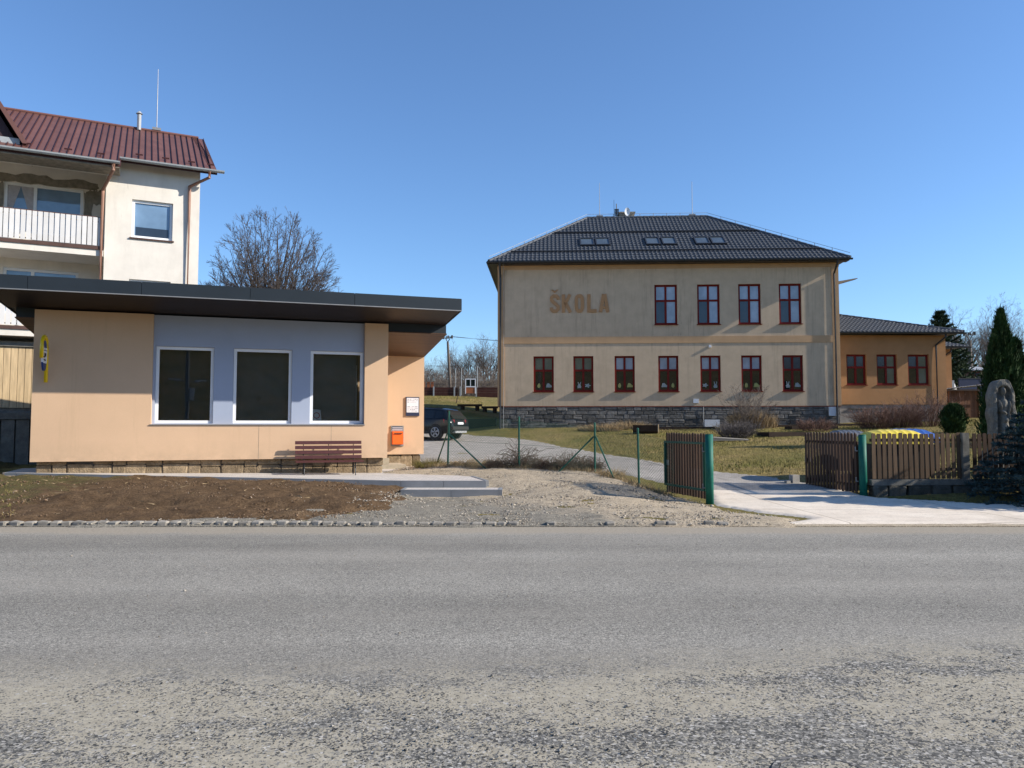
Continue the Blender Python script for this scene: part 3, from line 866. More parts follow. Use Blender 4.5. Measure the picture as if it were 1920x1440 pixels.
# sign in the right window, bench, mailbox, notice board, yellow tube sign
def at_po(x, y, z):
    a = R(18.3)
    return (-11.44 + x * math.cos(a) - y * math.sin(a), 18.31 + x * math.sin(a) + y * math.cos(a), z)
cd = empty('window_card', at_po(6.62, .30, 1.78), R(18.3), 'small white card with a red ring leaning inside the right kiosk window', 'card')
MB().hexa([(-.1, .0, 0), (.13, .0, 0), (.13, .006, 0), (-.1, .006, 0), (-.1, .05, .3), (.1, .05, .28), (.1, .056, .28), (-.1, .056, .3)]).build('sheet', M['paper'], cd)
ring = MB()
for k in range(16):
    a0, a1 = 2 * math.pi * k / 16, 2 * math.pi * (k + 1) / 16
    f = lambda a, r: (math.cos(a) * r, -.004 + .05 * ((.13 + math.sin(a) * r) / .3), .13 + math.sin(a) * r)
    ring.quad(f(a0, .065), f(a1, .065), f(a1, .085), f(a0, .085))
ring.build('red_ring', M['ink_red'], cd)

bench = empty('park_bench', at_po(6.9, -.45, .335), R(18.3), 'dark oxblood slatted park bench under the right kiosk window', 'bench')
for k in range(4):
    z = .42 + k * .125 + .02
    pbox('backrest_slat', 'bench', bench, -.85, .85, .13 + k * .025, .16 + k * .025, z, z + .085, (R(-10), 0, 0))
for k in range(4):
    pbox('seat_slat', 'bench', bench, -.85, .85, -.36 + k * .115, -.265 + k * .115, .375 + (-.012 if k == 0 else 0), .405 + (-.012 if k == 0 else 0))
for sx in (-.64, 0, .64):
    mb = MB()
    if sx: mb.tube([(sx, -.34, 0), (sx, -.27, .2), (sx, -.30, .365)], .017, 6); mb.tube([(sx, .2, 0), (sx, .10, .2), (sx, .09, .365)], .017, 6)
    mb.tube([(sx, -.32, .36), (sx, .1, .36)], .016, 6)
    mb.tube([(sx, .1, .36), (sx, .175, .5), (sx, .265, .9)], .014, 6)
    mb.build('leg' if sx else 'support', M['black_metal'], bench)

mbx = empty('mailbox', at_po(9.295, 3.2, 1.0), R(18.3), 'bright orange wall mailbox in a grey metal frame', 'mailbox')
MB().box(-.2, .2, -.035, -.003, 0, .64).build('back_plate', M['grey_metal'], mbx)
MB().hexa([(-.165, -.2, .06), (.165, -.2, .06), (.165, -.036, .06), (-.165, -.036, .06), (-.165, -.17, .46), (.165, -.17, .46), (.165, -.036, .47), (-.165, -.036, .47)]).build('box', M['orange'], mbx)
for k in range(4): pbox('info_plate', 'dark_frame' if k % 2 else 'white_board', mbx, -.16, .16, -.044, -.037, .50 + k * .03, .524 + k * .03)
MB().box(-.12, .12, -.2, -.19, .075, .12).build('flap', M['orange'], mbx)
MB().box(-.13, .13, -.208, -.19, .385, .41).build('slot', M['black_metal'], mbx)

nb = empty('notice_board', at_po(9.775, 3.2, 1.95), R(18.3), 'framed notice board with printed sheets beside the mailbox', 'notice board')
MB().box(-.215, .215, -.045, -.003, 0, .6).build('frame', M['dark_frame'], nb)
MB().box(-.19, .19, -.05, -.046, .11, .57).build('sheet', M['paper'], nb)
ink = MB()
for r_ in range(9):
    z = .535 - r_ * .047
    if r_ in (3, 4):
        continue
    x = -.165
    while x < .15:
        wd = random.uniform(.02, .09)
        ink.box(x, min(x + wd, .165), -.0525, -.0505, z - random.uniform(.006, .02), z); x += wd + random.uniform(.01, .05)
ink.build('print', M['ink'], nb)['kind'] = 'stuff'

ys_ = empty('tube_sign', at_po(.31, 0, 2.66), R(18.3), 'yellow tube sign bent like a hook with blue and white oval plate', 'sign')
pts = [(0, -.13, 0), (0, -.13, .85)] + [(0, -.355 + .225 * math.cos(a), .85 + .225 * math.sin(a)) for a in [R(k * 22.5) for k in range(1, 8)]] + [(0, -.58, .83), (0, -.58, .55)]
MB().tube(pts, .042, 10).build('tube', M['yellow'], ys_, True)
MB().tube([(0, -.0, .2), (0, -.13, .2)], .02, 6).tube([(0, 0, .7), (0, -.13, .7)], .02, 6).build('bracket', M['grey_metal'], ys_)
def oval(rx, rz, x0, x1, cy, cz, zlo=-9, zhi=9):
    poly = []
    for k in range(28):
        a = 2 * math.pi * k / 28
        poly.append((cy + rx * math.copysign(abs(math.cos(a)) ** .8, math.cos(a)), max(zlo, min(zhi, cz + rz * math.sin(a)))))
    return MB().prism(poly, lambda p: (x0, p[0], p[1]), lambda p: (x1, p[0], p[1]))
pt = oval(.17, .36, -.02, .02, -.36, .62).build('plate', M['sign_blue'], ys_, fix=True)
oval(.172, .362, -.024, .024, -.36, .62, .44, .80).build('white_band', M['paper'], pt, fix=True)
mk = MB()
for s in (-1, 1):
    mk.box(.0255 * s, .028 * s, -.50, -.22, .735, .75); mk.box(.0255 * s, .028 * s, -.44, -.28, .60, .68); mk.box(.0255 * s, .028 * s, -.48, -.30, .50, .53); mk.box(.0255 * s, .028 * s, -.50, -.38, .57, .60)
mk.build('lettering', M['black_metal'], pt, fix=True)

# ================================================================== WHITE HOUSE
ha = R(26)
hp = at(374, 400, 26)
HO = empty('white_house', (hp.x, hp.y, 0), ha, 'tall cream house with dark red metal roof and slatted balconies', 'house')
w = wall_grid(MB(), -2.85, 0, 1.6, 10.5, 0, .3, [(-2.07, -.83, 7.86, 9.14), (-2.1, -.85, 5.15, 6.47)])
w.box(-.3, 0, .301, 8, 1.6, 10.3); w.box(-2.85, -2.6, .301, 1.5, 1.6, 10.15)
wall_grid(w, -9.5, -2.601, 1.6, 10.5, 1.501, 1.8, [(-5.85, -3.58, 8.0, 9.66), (-5.8, -3.65, 5.3, 6.82)])
w.box(-9.5, -9.2, 1.801, 8, 1.6, 10.3); w.box(-9.5, 0, 8.001, 8.2, 1.6, 10.4)
w.build('wall', M['cream'], HO)
gb = MB()
gb.prism([(0.5, 10.4), (3.5, 12.6), (8, 10.4)], lambda p: (-.005, p[0], p[1]), lambda p: (-.25, p[0], p[1]))
gb.build('gable_wall', M['cream'], HO, fix=True)
def house_window(x0, x1, z0, z1, y, mull=None, pane='pane_sky', curt=False):
    f = frame_mb(x0 + .003, x1 - .003, z0 + .003, z1 - .003, y + .08, y + .16, .085, mull).build('window', M['white_frame'], HO)
    segs = [(x0 + .09, x1 - .09)] if mull is None else [(x0 + .09, mull - .05), (mull + .05, x1 - .09)]
    for k, (a, b) in enumerate(segs):
        MB().box(a, b, y + .125, y + .135, z0 + .09, z1 - .09).build('pane', M[pane], f)
    if curt:
        a, b = segs[0]; c = (a + b) / 2; zt, zm = z1 - .09, z0 + .5
        MB().add([(a, y + .12, zt), (c, y + .12, zt), (a + .07, y + .12, zm), (a, y + .12, zm - .5), (b, y + .12, zt), (b - .07, y + .12, zm), (b, y + .12, zm - .5)], [(0, 3, 2, 1), (4, 1, 5, 6)]).build('curtain', M['curtain'], f)
    return f
f = house_window(-2.07, -.83, 7.86, 9.14, 0)
MB().box(-1.95, -.95, .118, .123, 7.96, 8.25).build('blind', M['pane_screen'], f)
MB().box(-2.12, -.78, -.05, .079, 7.81, 7.857).build('window_sill', M['brown_metal'], HO)
house_window(-2.1, -.85, 5.15, 6.47, 0)
house_window(-5.85, -3.58, 8.0, 9.66, 1.5, -4.98, 'pane_sky', True)
house_window(-5.8, -3.65, 5.3, 6.82, 1.5, -4.98)
# bare mortar left around the upper balcony window
mp = MB()
def ragged(x0, x1, z0, z1, y):
    top, n = [], 14
    poly = [(x0 + (x1 - x0) * k / n, z1 + random.uniform(-.06, .06)) for k in range(n + 1)] + [(x1 + random.uniform(-.05, .05), z1 + (z0 - z1) * k / 5) for k in range(1, 5)] + [(x1 + (x0 - x1) * k / n, z0 + random.uniform(-.04, .04)) for k in range(n + 1)] + [(x0 + random.uniform(-.05, .05), z0 + (z1 - z0) * k / 5) for k in range(1, 5)]
    mp.prism(poly, lambda p: (p[0], y, p[1]), lambda p: (p[0], y + .004, p[1]))
ragged(-6.2, -3.15, 9.665, 9.95, 1.494)
ragged(-3.575, -3.3, 7.9, 9.6, 1.493)
ragged(-6.3, -5.86, 7.9, 9.6, 1.493)
ragged(-3.45, -3.0, 9.2, 9.68, 1.491)
mp.build('mortar_patch', M['mortar_patch'], HO, fix=True)
# balconies
for zb, x1, nm in ((7.12, -2.87, 0), (4.42, -2.87, 1)):
    sl = MB().box(-9.5, x1, -.1, 1.499, zb, zb + .26).build('balcony', M['cream'], HO)
    MB().box(-9.5, x1 + .003, -.14, -.101, zb + .2, zb + .31).build('edge_strip', M['brown_metal'], sl)
    MB().box(-9.5, x1 - .02, -.11, -.07, zb + 1.24, zb + 1.28).box(-9.5, x1 - .02, -.1, -.075, zb + .36, zb + .40).box(-9.5, x1 - .02, -.1, -.075, zb + 1.1, zb + 1.14).build('rail', M['brown_metal'], sl)
    x = x1 - .16
    while x > -7.0:
        pbox('balcony_slat', 'balcony_slat', sl, x, x + .125, -.125, -.108, zb + .33, zb + 1.25)
        x -= .152
# roof of lapped sheets with standing seams
pit = (12.75 - 10.33) / (3.5 + .5)
def zr(y): return 10.33 + (y + .5) * pit
rt = MB()
rt.hexa([(-9.8, -1.0, zr(-1.0) - .16), (-2.42, -1.0, zr(-1.0) - .16), (-2.42, 3.5, zr(3.5) - .16), (-9.8, 3.5, zr(3.5) - .16), (-9.8, -1.0, zr(-1) - .03), (-2.42, -1.0, zr(-1) - .03), (-2.42, 3.5, zr(3.5) - .03), (-9.8, 3.5, zr(3.5) - .03)])
rt.hexa([(-2.419, -.5, zr(-.5) - .16), (.5, -.5, zr(-.5) - .16), (.1, 3.5, zr(3.5) - .16), (-2.419, 3.5, zr(3.5) - .16), (-2.419, -.5, zr(-.5) - .03), (.5, -.5, zr(-.5) - .03), (.1, 3.5, zr(3.5) - .03), (-2.419, 3.5, zr(3.5) - .03)])
rt.hexa([(-9.8, 3.501, zr(3.5) - .16), (.1, 3.501, zr(3.5) - .16), (.4, 8.6, 9.9), (-9.8, 8.6, 9.9), (-9.8, 3.501, zr(3.5) - .03), (.1, 3.501, zr(3.5) - .03), (.4, 8.6, 10.05), (-9.8, 8.6, 10.05)])
roof = rt.build('roof', M['red_seam'], HO)
x = .5
k = 0
while x > -7.0:
    a, b = x - .2, x
    y0 = -1.03 if b < -2.3 else -.53
    sh = lambda v, y: v - (0.4 * (y + .5) / 4 if v > .15 else 0)
    MB().hexa([(a + .012, y0, zr(y0) - .028), (b - .012, y0, zr(y0) - .028), (sh(b - .012, 3.5), 3.5, zr(3.5) - .028), (a + .012, 3.5, zr(3.5) - .028), (a + .012, y0, zr(y0) + .0), (b - .012, y0, zr(y0)), (sh(b - .012, 3.5), 3.5, zr(3.5)), (a + .012, 3.5, zr(3.5))]).build('roof_panel', M['red_roof'], roof)
    if k > 0:
        MB().hexa([(b - .012, y0, zr(y0)), (b + .012, y0, zr(y0)), (b + .012, 3.5, zr(3.5)), (b - .012, 3.5, zr(3.5)), (b - .008, y0, zr(y0) + .045), (b + .008, y0, zr(y0) + .045), (b + .008, 3.5, zr(3.5) + .045), (b - .008, 3.5, zr(3.5) + .045)]).build('roof_seam', M['red_seam'], roof)
    x -= .2; k += 1
MB().tube([(-9.8, 3.5, zr(3.5) + .01), (.12, 3.5, zr(3.5) + .01)], .07, 8).build('ridge_cap', M['red_roof'], roof)
for xx in (-6.3, -5.0, -3.9, -3.0, -1.9, -1.1, -.3, .3):
    y0 = -.75 if xx < -2.4 else -.25
    mb = MB()
    for q in (0, .1): mb.tube([(xx - .11, y0 + q, zr(y0 + q) + .09), (xx + .11, y0 + q, zr(y0 + q) + .09)], .014, 5)
    mb.tube([(xx, y0, zr(y0)), (xx, y0, zr(y0) + .1)], .014, 5); mb.tube([(xx, y0 + .1, zr(y0 + .1)), (xx, y0 + .1, zr(y0 + .1) + .1)], .014, 5)
    mb.build('snow_guard', M['red_seam'], roof)
def gutter(x0, x1, y, z, r, m, parent, n=6):
    mb = MB(); poly = [(y + r * math.cos(R(180 + 180 * k / n)), z + r * math.sin(R(180 + 180 * k / n))) for k in range(n + 1)]
    poly += [(y + (r - .012) * math.cos(R(360 - 180 * k / n)), z + .002 + (r - .012) * math.sin(R(360 - 180 * k / n))) for k in range(n + 1)]
    mb.prism(poly, lambda p: (x0, p[0], p[1]), lambda p: (x1, p[0], p[1]))
    return mb.build('gutter', m, parent, fix=True)
gutter(-9.8, -2.44, -1.09, zr(-1) - .03, .085, M['pale_gutter'], HO)
gutter(-2.46, .72, -.59, zr(-.5) - .03, .085, M['pale_gutter'], HO)
MB().tube([(-2.62, -1.09, zr(-1) - .12), (-2.62, -1.05, zr(-1) - .3), (-2.93, -.16, zr(-1) - .75), (-2.93, -.16, 2.0)], .055, 8).build('downpipe', M['copper_pipe'], HO)
MB().tube([(.25, -.59, zr(-.5) - .1), (.25, -.57, zr(-.5) - .3), (-.33, -.07, zr(-.5) - .55), (-.33, -.07, 2.0)], .055, 8).build('downpipe', M['copper_pipe'], HO)
MB().box(-9.5, -2.45, -.98, -.1, zr(-1) - .2, zr(-1) - .165).build('eave_soffit', M['mortar_patch'], HO)
MB().box(-9.5, -2.86, -.09, 1.5, zr(-.1) - .24, zr(-.1) - .19).build('loggia_ceiling', M['cream'], HO)
MB().box(-9.5, -2.86, -.1, .0, zr(-1) - .199, zr(-.1) - .245).build('loggia_beam', M['cream'], HO)
MB().tube([(-1.95, 3.4, zr(3.4)), (-1.95, 3.4, zr(3.5) + .55)], .07, 8).tube([(-1.95, 3.4, zr(3.5) + .56), (-1.95, 3.4, zr(3.5) + .66)], [.12, .03], 8).build('flue', M['galv'], HO)
MB().tube([(-1.35, 3.5, zr(3.5)), (-1.35, 3.5, zr(3.5) + 1.3), (-1.35, 3.5, zr(3.5) + 2.45)], [.018, .015, .008], 6).box(-1.5, -1.2, 3.42, 3.58, zr(3.5) + .06, zr(3.5) + .16).build('lightning_rod', M['grey_metal'], HO)
# projecting gable at the left
dg = MB()
dg.prism([(-12.5, 10.45), (-5.35, 10.45), (-6.4, 12.2), (-7.6, 14.2), (-8.9, 14.2)], lambda p: (p[0], -.55, p[1]), lambda p: (p[0], 3.5, p[1]))
dormer = dg.build('dormer', M['dark_cladding'], HO, fix=True)
MB().hexa([(-7.55, -.75, 14.25), (-5.1, -.75, 10.25), (-5.1, 3.4, 10.25), (-7.55, 3.4, 14.25), (-7.55, -.75, 14.4), (-4.98, -.75, 10.3), (-4.98, 3.4, 10.3), (-7.55, 3.4, 14.4)]).build('dormer_roof', M['red_roof'], dormer)
MB().box(-9.0, -5.2, -.62, -.56, 10.18, 10.44).build('flashing', M['pale_gutter'], dormer)
# garage under the balcony
gd = MB().box(-9.3, -3.0, .32, .42, 2.12, 4.28).build('garage_door', M['mortar_patch'], HO)
x = -3.05
while x > -7.2:
    pbox('door_plank', 'garage', gd, x - .19, x - .012, .26, .318, 2.2, 4.1); x -= .19
MB().box(-9.5, -2.87, -.05, .5, 1.98, 2.11).box(-9.5, -2.87, .2, .45, 4.11, 4.2).build('garage_frame', M['old_concrete'], HO)
terr = MB().box(-13, .5, -1.9, 9, -.2, 1.97).build('terrace', M['old_concrete'], HO)
x = -2.0
while x > -9.0:
    pbox('wall_plank', 'old_concrete', terr, x - .34, x - .02, -2.02, -1.902, .2, 1.8); x -= .36
MB().box(-13, .52, -2.06, -1.87, 1.82, 2.0).build('coping', M['old_concrete'], terr)

# ================================================================== SCHOOL
SC = empty('school', (-.763, 42.45, 0), R(-2.8), 'two storey beige school with charcoal tiled hip roof and raised wall letters', 'school')
UP = [(8.62, 9.86), (10.95, 12.17), (13.18, 14.39), (15.37, 16.57)]
LO = [(1.95, 3.07), (4.15, 5.25), (6.41, 7.51), (8.79, 9.89), (11.07, 12.17), (13.28, 14.38), (15.49, 16.59)]
holes = [(a, b, 7.22, 9.43) for a, b in UP] + [(a, b, 3.54, 5.5) for a, b in LO]
w = wall_grid(MB(), 0, 18.55, 2.75, 10.55, 0, .35, holes)
w.box(0, .35, .351, 12, 2.75, 10.5); w.box(18.2, 18.55, .351, 12, 2.75, 10.5); w.box(.351, 18.199, 11.7, 12, 2.75, 10.5)
w.build('wall', M['school'], SC)
tr = MB()
tr.box(-.03, .34, -.03, -.002, 2.76, 10.33); tr.box(18.2, 18.58, -.03, -.002, 2.76, 10.33)
tr.box(.341, 18.199, -.03, -.002, 6.2, 6.57); tr.box(-.05, 18.6, -.05, -.002, 10.331, 10.56)
tr.box(-.03, -.002, -.001, 12, 2.76, 10.33)
tr.build('trim', M['school_trim'], SC)
def school_window(x0, x1, z0, z1, parent, y=0.0, panes=('pane_hill', 'pane_hill', 'pane_dark', 'pane_dark'), trans=.60, stick=None):
    tz = z0 + (z1 - z0) * trans; mx = (x0 + x1) / 2
    f = frame_mb(x0 + .004, x1 - .004, z0 + .004, z1 - .004, y + .10, y + .19, .10, mx, tz).build('window', M['red_wood'], parent)
    xa, xb, ya = x0 + .1, x1 - .1, y + .135
    cells = [(xa, mx - .055, tz + .055, z1 - .1), (mx + .055, xb, tz + .055, z1 - .1), (xa, mx - .055, z0 + .1, tz - .055), (mx + .055, xb, z0 + .1, tz - .055)]
    for c, p in zip(cells, panes):
        MB().box(c[0], c[1], ya, ya + .012, c[2], c[3]).build('pane', M[p], f)
    MB().box(x0 - .04, x1 + .04, y - .085, y + .099, z0 - .035, z0 + .001).build('sill', M['red_wood'], f)
    if stick:
        for c, sname in zip(cells[2:], stick):
            if not sname: continue
            cx, cz, r = (c[0] + c[1]) / 2 + random.uniform(-.03, .03), c[2] + .24, .13
            if sname == 'egg': poly = [(cx + r * .62 * math.cos(a) * (1 - .2 * math.sin(a)), cz + r * math.sin(a)) for a in [2 * math.pi * k / 14 for k in range(14)]]
            elif sname == 'flower': poly = [(cx + r * (1 + .3 * math.cos(5 * a)) * math.cos(a), cz + r * (1 + .3 * math.cos(5 * a)) * math.sin(a) * .75) for a in [2 * math.pi * k / 30 for k in range(30)]]
            elif sname == 'bunny': poly = [(cx - .09, cz - .14), (cx + .09, cz - .14), (cx + .11, cz - .04), (cx + .06, cz + .04), (cx + .09, cz + .2), (cx + .05, cz + .2), (cx + .02, cz + .07), (cx - .02, cz + .07), (cx - .05, cz + .2), (cx - .09, cz + .2), (cx - .06, cz + .04), (cx - .11, cz - .04)]
            else: poly = [(cx - .15, cz - .1), (cx + .15, cz - .1), (cx + .17, cz - .01), (cx + .09, cz + .05), (cx + .02, cz + .13), (cx - .09, cz + .12), (cx - .12, cz + .03)]
            MB().prism(poly, lambda p: (p[0], ya - .006, p[1]), lambda p: (p[0], ya - .002, p[1])).build('window_sticker', M['sticker_yellow' if sname in ('egg', 'hen') else 'sticker_white'], f, fix=True)
    return f
for a, b in UP: school_window(a, b, 7.22, 9.43, SC, 0, ('pane_blind', 'pane_blind', 'pane_screen', 'pane_blind'), .60)
ST = [('egg', 'chick'), ('bunny', 'flower'), ('egg', 'hen'), ('chick', 'egg'), ('flower', 'bunny'), ('egg', 'hen'), ('bunny', 'chick')]
TOPS = ['pane_hill', 'pane_hill', 'pane_blind', 'pane_blind', 'pane_blind', 'pane_blind', 'pane_screen']
for (a, b), s_, tp in zip(LO, ST, TOPS): school_window(a, b, 3.54, 5.5, SC, 0, (tp, tp, 'pane_dark', 'pane_dark'), .60, s_)
# raised letters
def stroke(mb, p, q, wd, y0=-.05, y1=-.002):
    p, q = Vector(p), Vector(q); d = (q - p).normalized(); n = Vector((-d.y, d.x)) * wd / 2
    poly = [p + n, p - n, q - n, q + n]
    mb.prism([(v.x, v.y) for v in poly], lambda v: (v[0], y0, v[1]), lambda v: (v[0], y1, v[1]))
def band_path(mb, pts, wd, y0=-.05, y1=-.002):
    pts = [Vector(p) for p in pts]; L_, R_ = [], []
    for i, p in enumerate(pts):
        d = (pts[min(i + 1, len(pts) - 1)] - pts[max(i - 1, 0)]).normalized(); n = Vector((-d.y, d.x)) * wd / 2
        L_.append(p + n); R_.append(p - n)
    for i in range(len(pts) - 1):
        q = [L_[i], R_[i], R_[i + 1], L_[i + 1]]
        mb.prism([(v.x, v.y) for v in q], lambda v: (v[0], y0, v[1]), lambda v: (v[0], y1, v[1]))
z0, z1, lw = 7.93, 8.93, .18
mb = MB()
cx = 3.14
sp = [(cx + .19, z1 - .28), (cx + .18, z1 - .17), (cx + .08, z1 - .08), (cx - .08, z1 - .08), (cx - .18, z1 - .17), (cx - .18, z1 - .30), (cx - .08, z1 - .42), (cx + .08, z1 - .55), (cx + .19, z1 - .68), (cx + .19, z1 - .82), (cx + .08, z1 - .92), (cx - .08, z1 - .92), (cx - .18, z1 - .83), (cx - .19, z1 - .72)]
band_path(mb, sp, lw)
mb.prism([(cx - .2, 9.2), (cx, 9.01), (cx + .2, 9.2), (cx + .1, 9.2), (cx, 9.12), (cx - .1, 9.2)], lambda v: (v[0], -.05, v[1]), lambda v: (v[0], -.002, v[1]))
mb.build('letter', M['letter'], SC, fix=True)
mb = MB(); x = 3.62
stroke(mb, (x, z0), (x, z1), lw); stroke(mb, (x + .06, z0 + .42), (x + .36, z1), lw * .95); stroke(mb, (x + .13, z0 + .52), (x + .38, z0), lw * .95)
mb.build('letter', M['letter'], SC, fix=True)
mb = MB(); cx = 4.5
band_path(mb, [(cx + .17 * math.copysign(abs(math.cos(a)) ** .6, math.cos(a)), (z0 + z1) / 2 + .42 * math.copysign(abs(math.sin(a)) ** .6, math.sin(a))) for a in [2 * math.pi * k / 24 for k in range(25)]], lw)
mb.build('letter', M['letter'], SC, fix=True)
mb = MB(); x = 5.02
stroke(mb, (x, z0), (x, z1), lw); stroke(mb, (x + .078, z0 + .078), (x + .42, z0 + .078), lw)
mb.build('letter', M['letter'], SC, fix=True)
mb = MB(); cx = 5.86
stroke(mb, (cx - .2, z0), (cx - .03, z1), lw); stroke(mb, (cx + .2, z0), (cx + .03, z1), lw * .999, -.0495); stroke(mb, (cx - .1, z0 + .27), (cx + .1, z0 + .27), lw * .8, -.048)
mb.build('letter', M['letter'], SC, fix=True)
# stone plinth, single stones
pl = MB().box(.06, 18.5, .06, .3, .9, 2.7).box(.06, .3, .301, 12, .9, 2.7).build('plinth', M['mortar'], SC)
MB().box(-.01, 18.56, -.005, .05, 2.70, 2.747).build('brick_edge', M['brick_line'], SC)
i = 0
z = 1.32
rows = []
while z < 2.68:
    hh = random.choice((.09, .12, .15, .2, .24))
    if z + hh > 2.62: hh = 2.695 - z
    x = .06 + random.uniform(-.02, .0)
    while x < 18.4:
        wd = min(random.uniform(.16, .8), 18.5 - x)
        if hh > .17 and random.random() < .45:
            q = hh * random.uniform(.35, .65); rows.append((x, wd, z, q)); rows.append((x, wd, z + q, hh - q))
        else: rows.append((x, wd, z + random.uniform(-.012, .012), hh))
        x += wd
    z += hh
rows.sort(key=lambda q: -q[1] * q[3])
rest = MB()
for k, (x, wd, z, hh) in enumerate(rows):
    dy = random.uniform(.05, .11)
    if k < 295:
        link('stone', unit_bevel('slate', .10, .06, k % 7), pl, (x + wd / 2, .05, z + hh / 2), (0, random.uniform(-.06, .06), 0), (wd - .025, dy, hh - .022))
    else:
        rest.box(x + .012, x + wd - .012, .05 - dy / 2, .06, z + .011, z + hh - .011)
o = rest.build('small_stones', M['slate'], pl); o['kind'] = 'stuff'
# roof
def tile_plane(P0, U, Vv, W, L, kl, kr, m, name, parent, pitch=.23, row=.36, amp=.024):
    P0, U, Vv = Vector(P0), Vector(U).normalized(), Vector(Vv).normalized()
    N = U.cross(Vv).normalized()
    du = pitch / 6
    us = np.arange(0, W + du, du)
    wave = amp * np.maximum(0, np.sin(us / pitch * 2 * math.pi)) ** .7 + amp * .25 * np.sin(us / pitch * 2 * math.pi)
    nr = int(math.ceil(L / row))
    Vs, Fs, b = [], [], 0
    P0n, Un, Vn, Nn = (np.array(q) for q in (P0, U, Vv, N))
    for r_ in range(nr):
        v0, v1 = r_ * row, min((r_ + 1) * row, L)
        lines = [(v0, .0), (v0 + .001, .055), (v1, .018)]
        for v, hgt in lines:
            lo_, hi_ = kl * v, W - kr * v
            uu = np.clip(us, lo_, max(hi_, lo_))
            Vs.append(P0n[None] + uu[:, None] * Un + v * Vn + (wave + hgt)[:, None] * Nn)
        n = len(us)
        for q in range(2):
            i0 = b + q * n + np.arange(n - 1)
            Fs.append(np.stack([i0, i0 + 1, i0 + 1 + n, i0 + n], 1))
        b += 3 * n
    return link(name, np_mesh(name, np.concatenate(Vs), np.concatenate(Fs), m), parent)
EZ, RZ, E0, E1, RY = 10.66, 14.62, -.48, 19.02, 5.4
RL, RR = 5.2, 12.65
rf = MB()
rf.add([(E0, -.6, EZ), (E1, -.6, EZ), (E1, 12.6, EZ), (E0, 12.6, EZ), (RL, RY, RZ), (RR, RY, RZ), (RL, 6.6, RZ), (RR, 6.6, RZ)], [(0, 1, 5, 4), (1, 2, 7, 5), (2, 3, 6, 7), (3, 0, 4, 6), (4, 5, 7, 6), (3, 2, 1, 0)])
roof = rf.build('roof', M['roof_tile'], SC)
Ls = math.hypot(RY + .6, RZ - EZ)
o = tile_plane((E0, -.62, EZ + .02), (1, 0, 0), (0, RY + .6, RZ - EZ), E1 - E0, Ls, (RL - E0) / Ls, (E1 - RR) / Ls, M['roof_tile'], 'roof_tiles', roof)
o['kind'] = 'stuff'
def caps(a, b, r, m, parent, step=.38, nm='ridge_cap'):
    a, b = Vector(a), Vector(b); n = int((b - a).length / step)
    mb = MB()
    for k in range(n):
        mb.tube([a.lerp(b, k / n), a.lerp(b, (k + 1.08) / n)], [r * 1.08, r * .92], 8)
    o = mb.build(nm, m, parent)
    return o
caps((E0, -.6, EZ + .05), (RL, RY, RZ + .05), .10, M['roof_tile'], roof)
caps((E1, -.6, EZ + .05), (RR, RY, RZ + .05), .10, M['roof_tile'], roof)
caps((RL, RY, RZ + .05), (RR, RY, RZ + .05), .11, M['roof_tile'], roof)
MB().box(E0 + .02, E1 - .02, -.55, -.02, 10.565, 10.60).box(E0 + .02, -.06, -.019, 12.5, 10.565, 10.60).build('soffit', M['gutter_dark'], SC)
gutter(E0 - .08, E1 + .08, -.68, EZ + .0, .09, M['gutter_dark'], SC)
mb = MB(); mb.tube([(E0 - .05, -.62, EZ - .03), (E0 - .05, 12.6, EZ - .03)], .1, 8); mb.build('gutter', M['gutter_dark'], SC)
def slope_pt(v, hgt=0): # point on the front slope at run v (m from eave, horizontal)
    return (-.6 + v, EZ + v * (RZ - EZ) / (RY + .6) + hgt)
for v in (.95, 3.55):
    y, z = slope_pt(v, .17)
    xa, xb = E0 + v * .95 + .25, E1 - v * 1.06 - .2
    mb = MB().tube([(xa, y, z), (xb, y, z)], .045, 6).tube([(xa, y, z - .09), (xb, y, z - .09)], .035, 6)
    x = xa + .3
    while x < xb: mb.tube([(x, y - .02, z - .17), (x, y, z + .02)], .02, 5); x += .95
    mb.build('snow_guard', M['gutter_dark'], roof)
for xs_ in ((4.6, 5.5), (8.35, 9.28), (11.15, 12.06)):
    for x in xs_:
        y0, zz0 = slope_pt(1.75, .09); y1, zz1 = slope_pt(2.75, .09)
        fr = MB()
        d = Vector((0, y1 - y0, zz1 - zz0)); n = Vector((0, -d.z, d.y)).normalized()
        def sk(u, t, hgt): p = Vector((x + u, y0, zz0)) + d * t + n * hgt; return tuple(p)
        for (u0, u1, t0, t1) in ((0, .07, 0, 1), (.75, .82, 0, 1), (.07, .75, 0, .09), (.07, .75, .91, 1)):
            fr.hexa([sk(u0, t0, -.1), sk(u1, t0, -.1), sk(u1, t1, -.1), sk(u0, t1, -.1), sk(u0, t0, .09), sk(u1, t0, .09), sk(u1, t1, .09), sk(u0, t1, .09)])
        f = fr.build('skylight', M['gutter_dark'], roof)
        MB().hexa([sk(.07, .09, .0), sk(.75, .09, .0), sk(.75, .91, .0), sk(.07, .91, .0), sk(.07, .09, .05), sk(.75, .09, .05), sk(.75, .91, .05), sk(.07, .91, .05)]).build('pane', M['pane_skylight'], f)
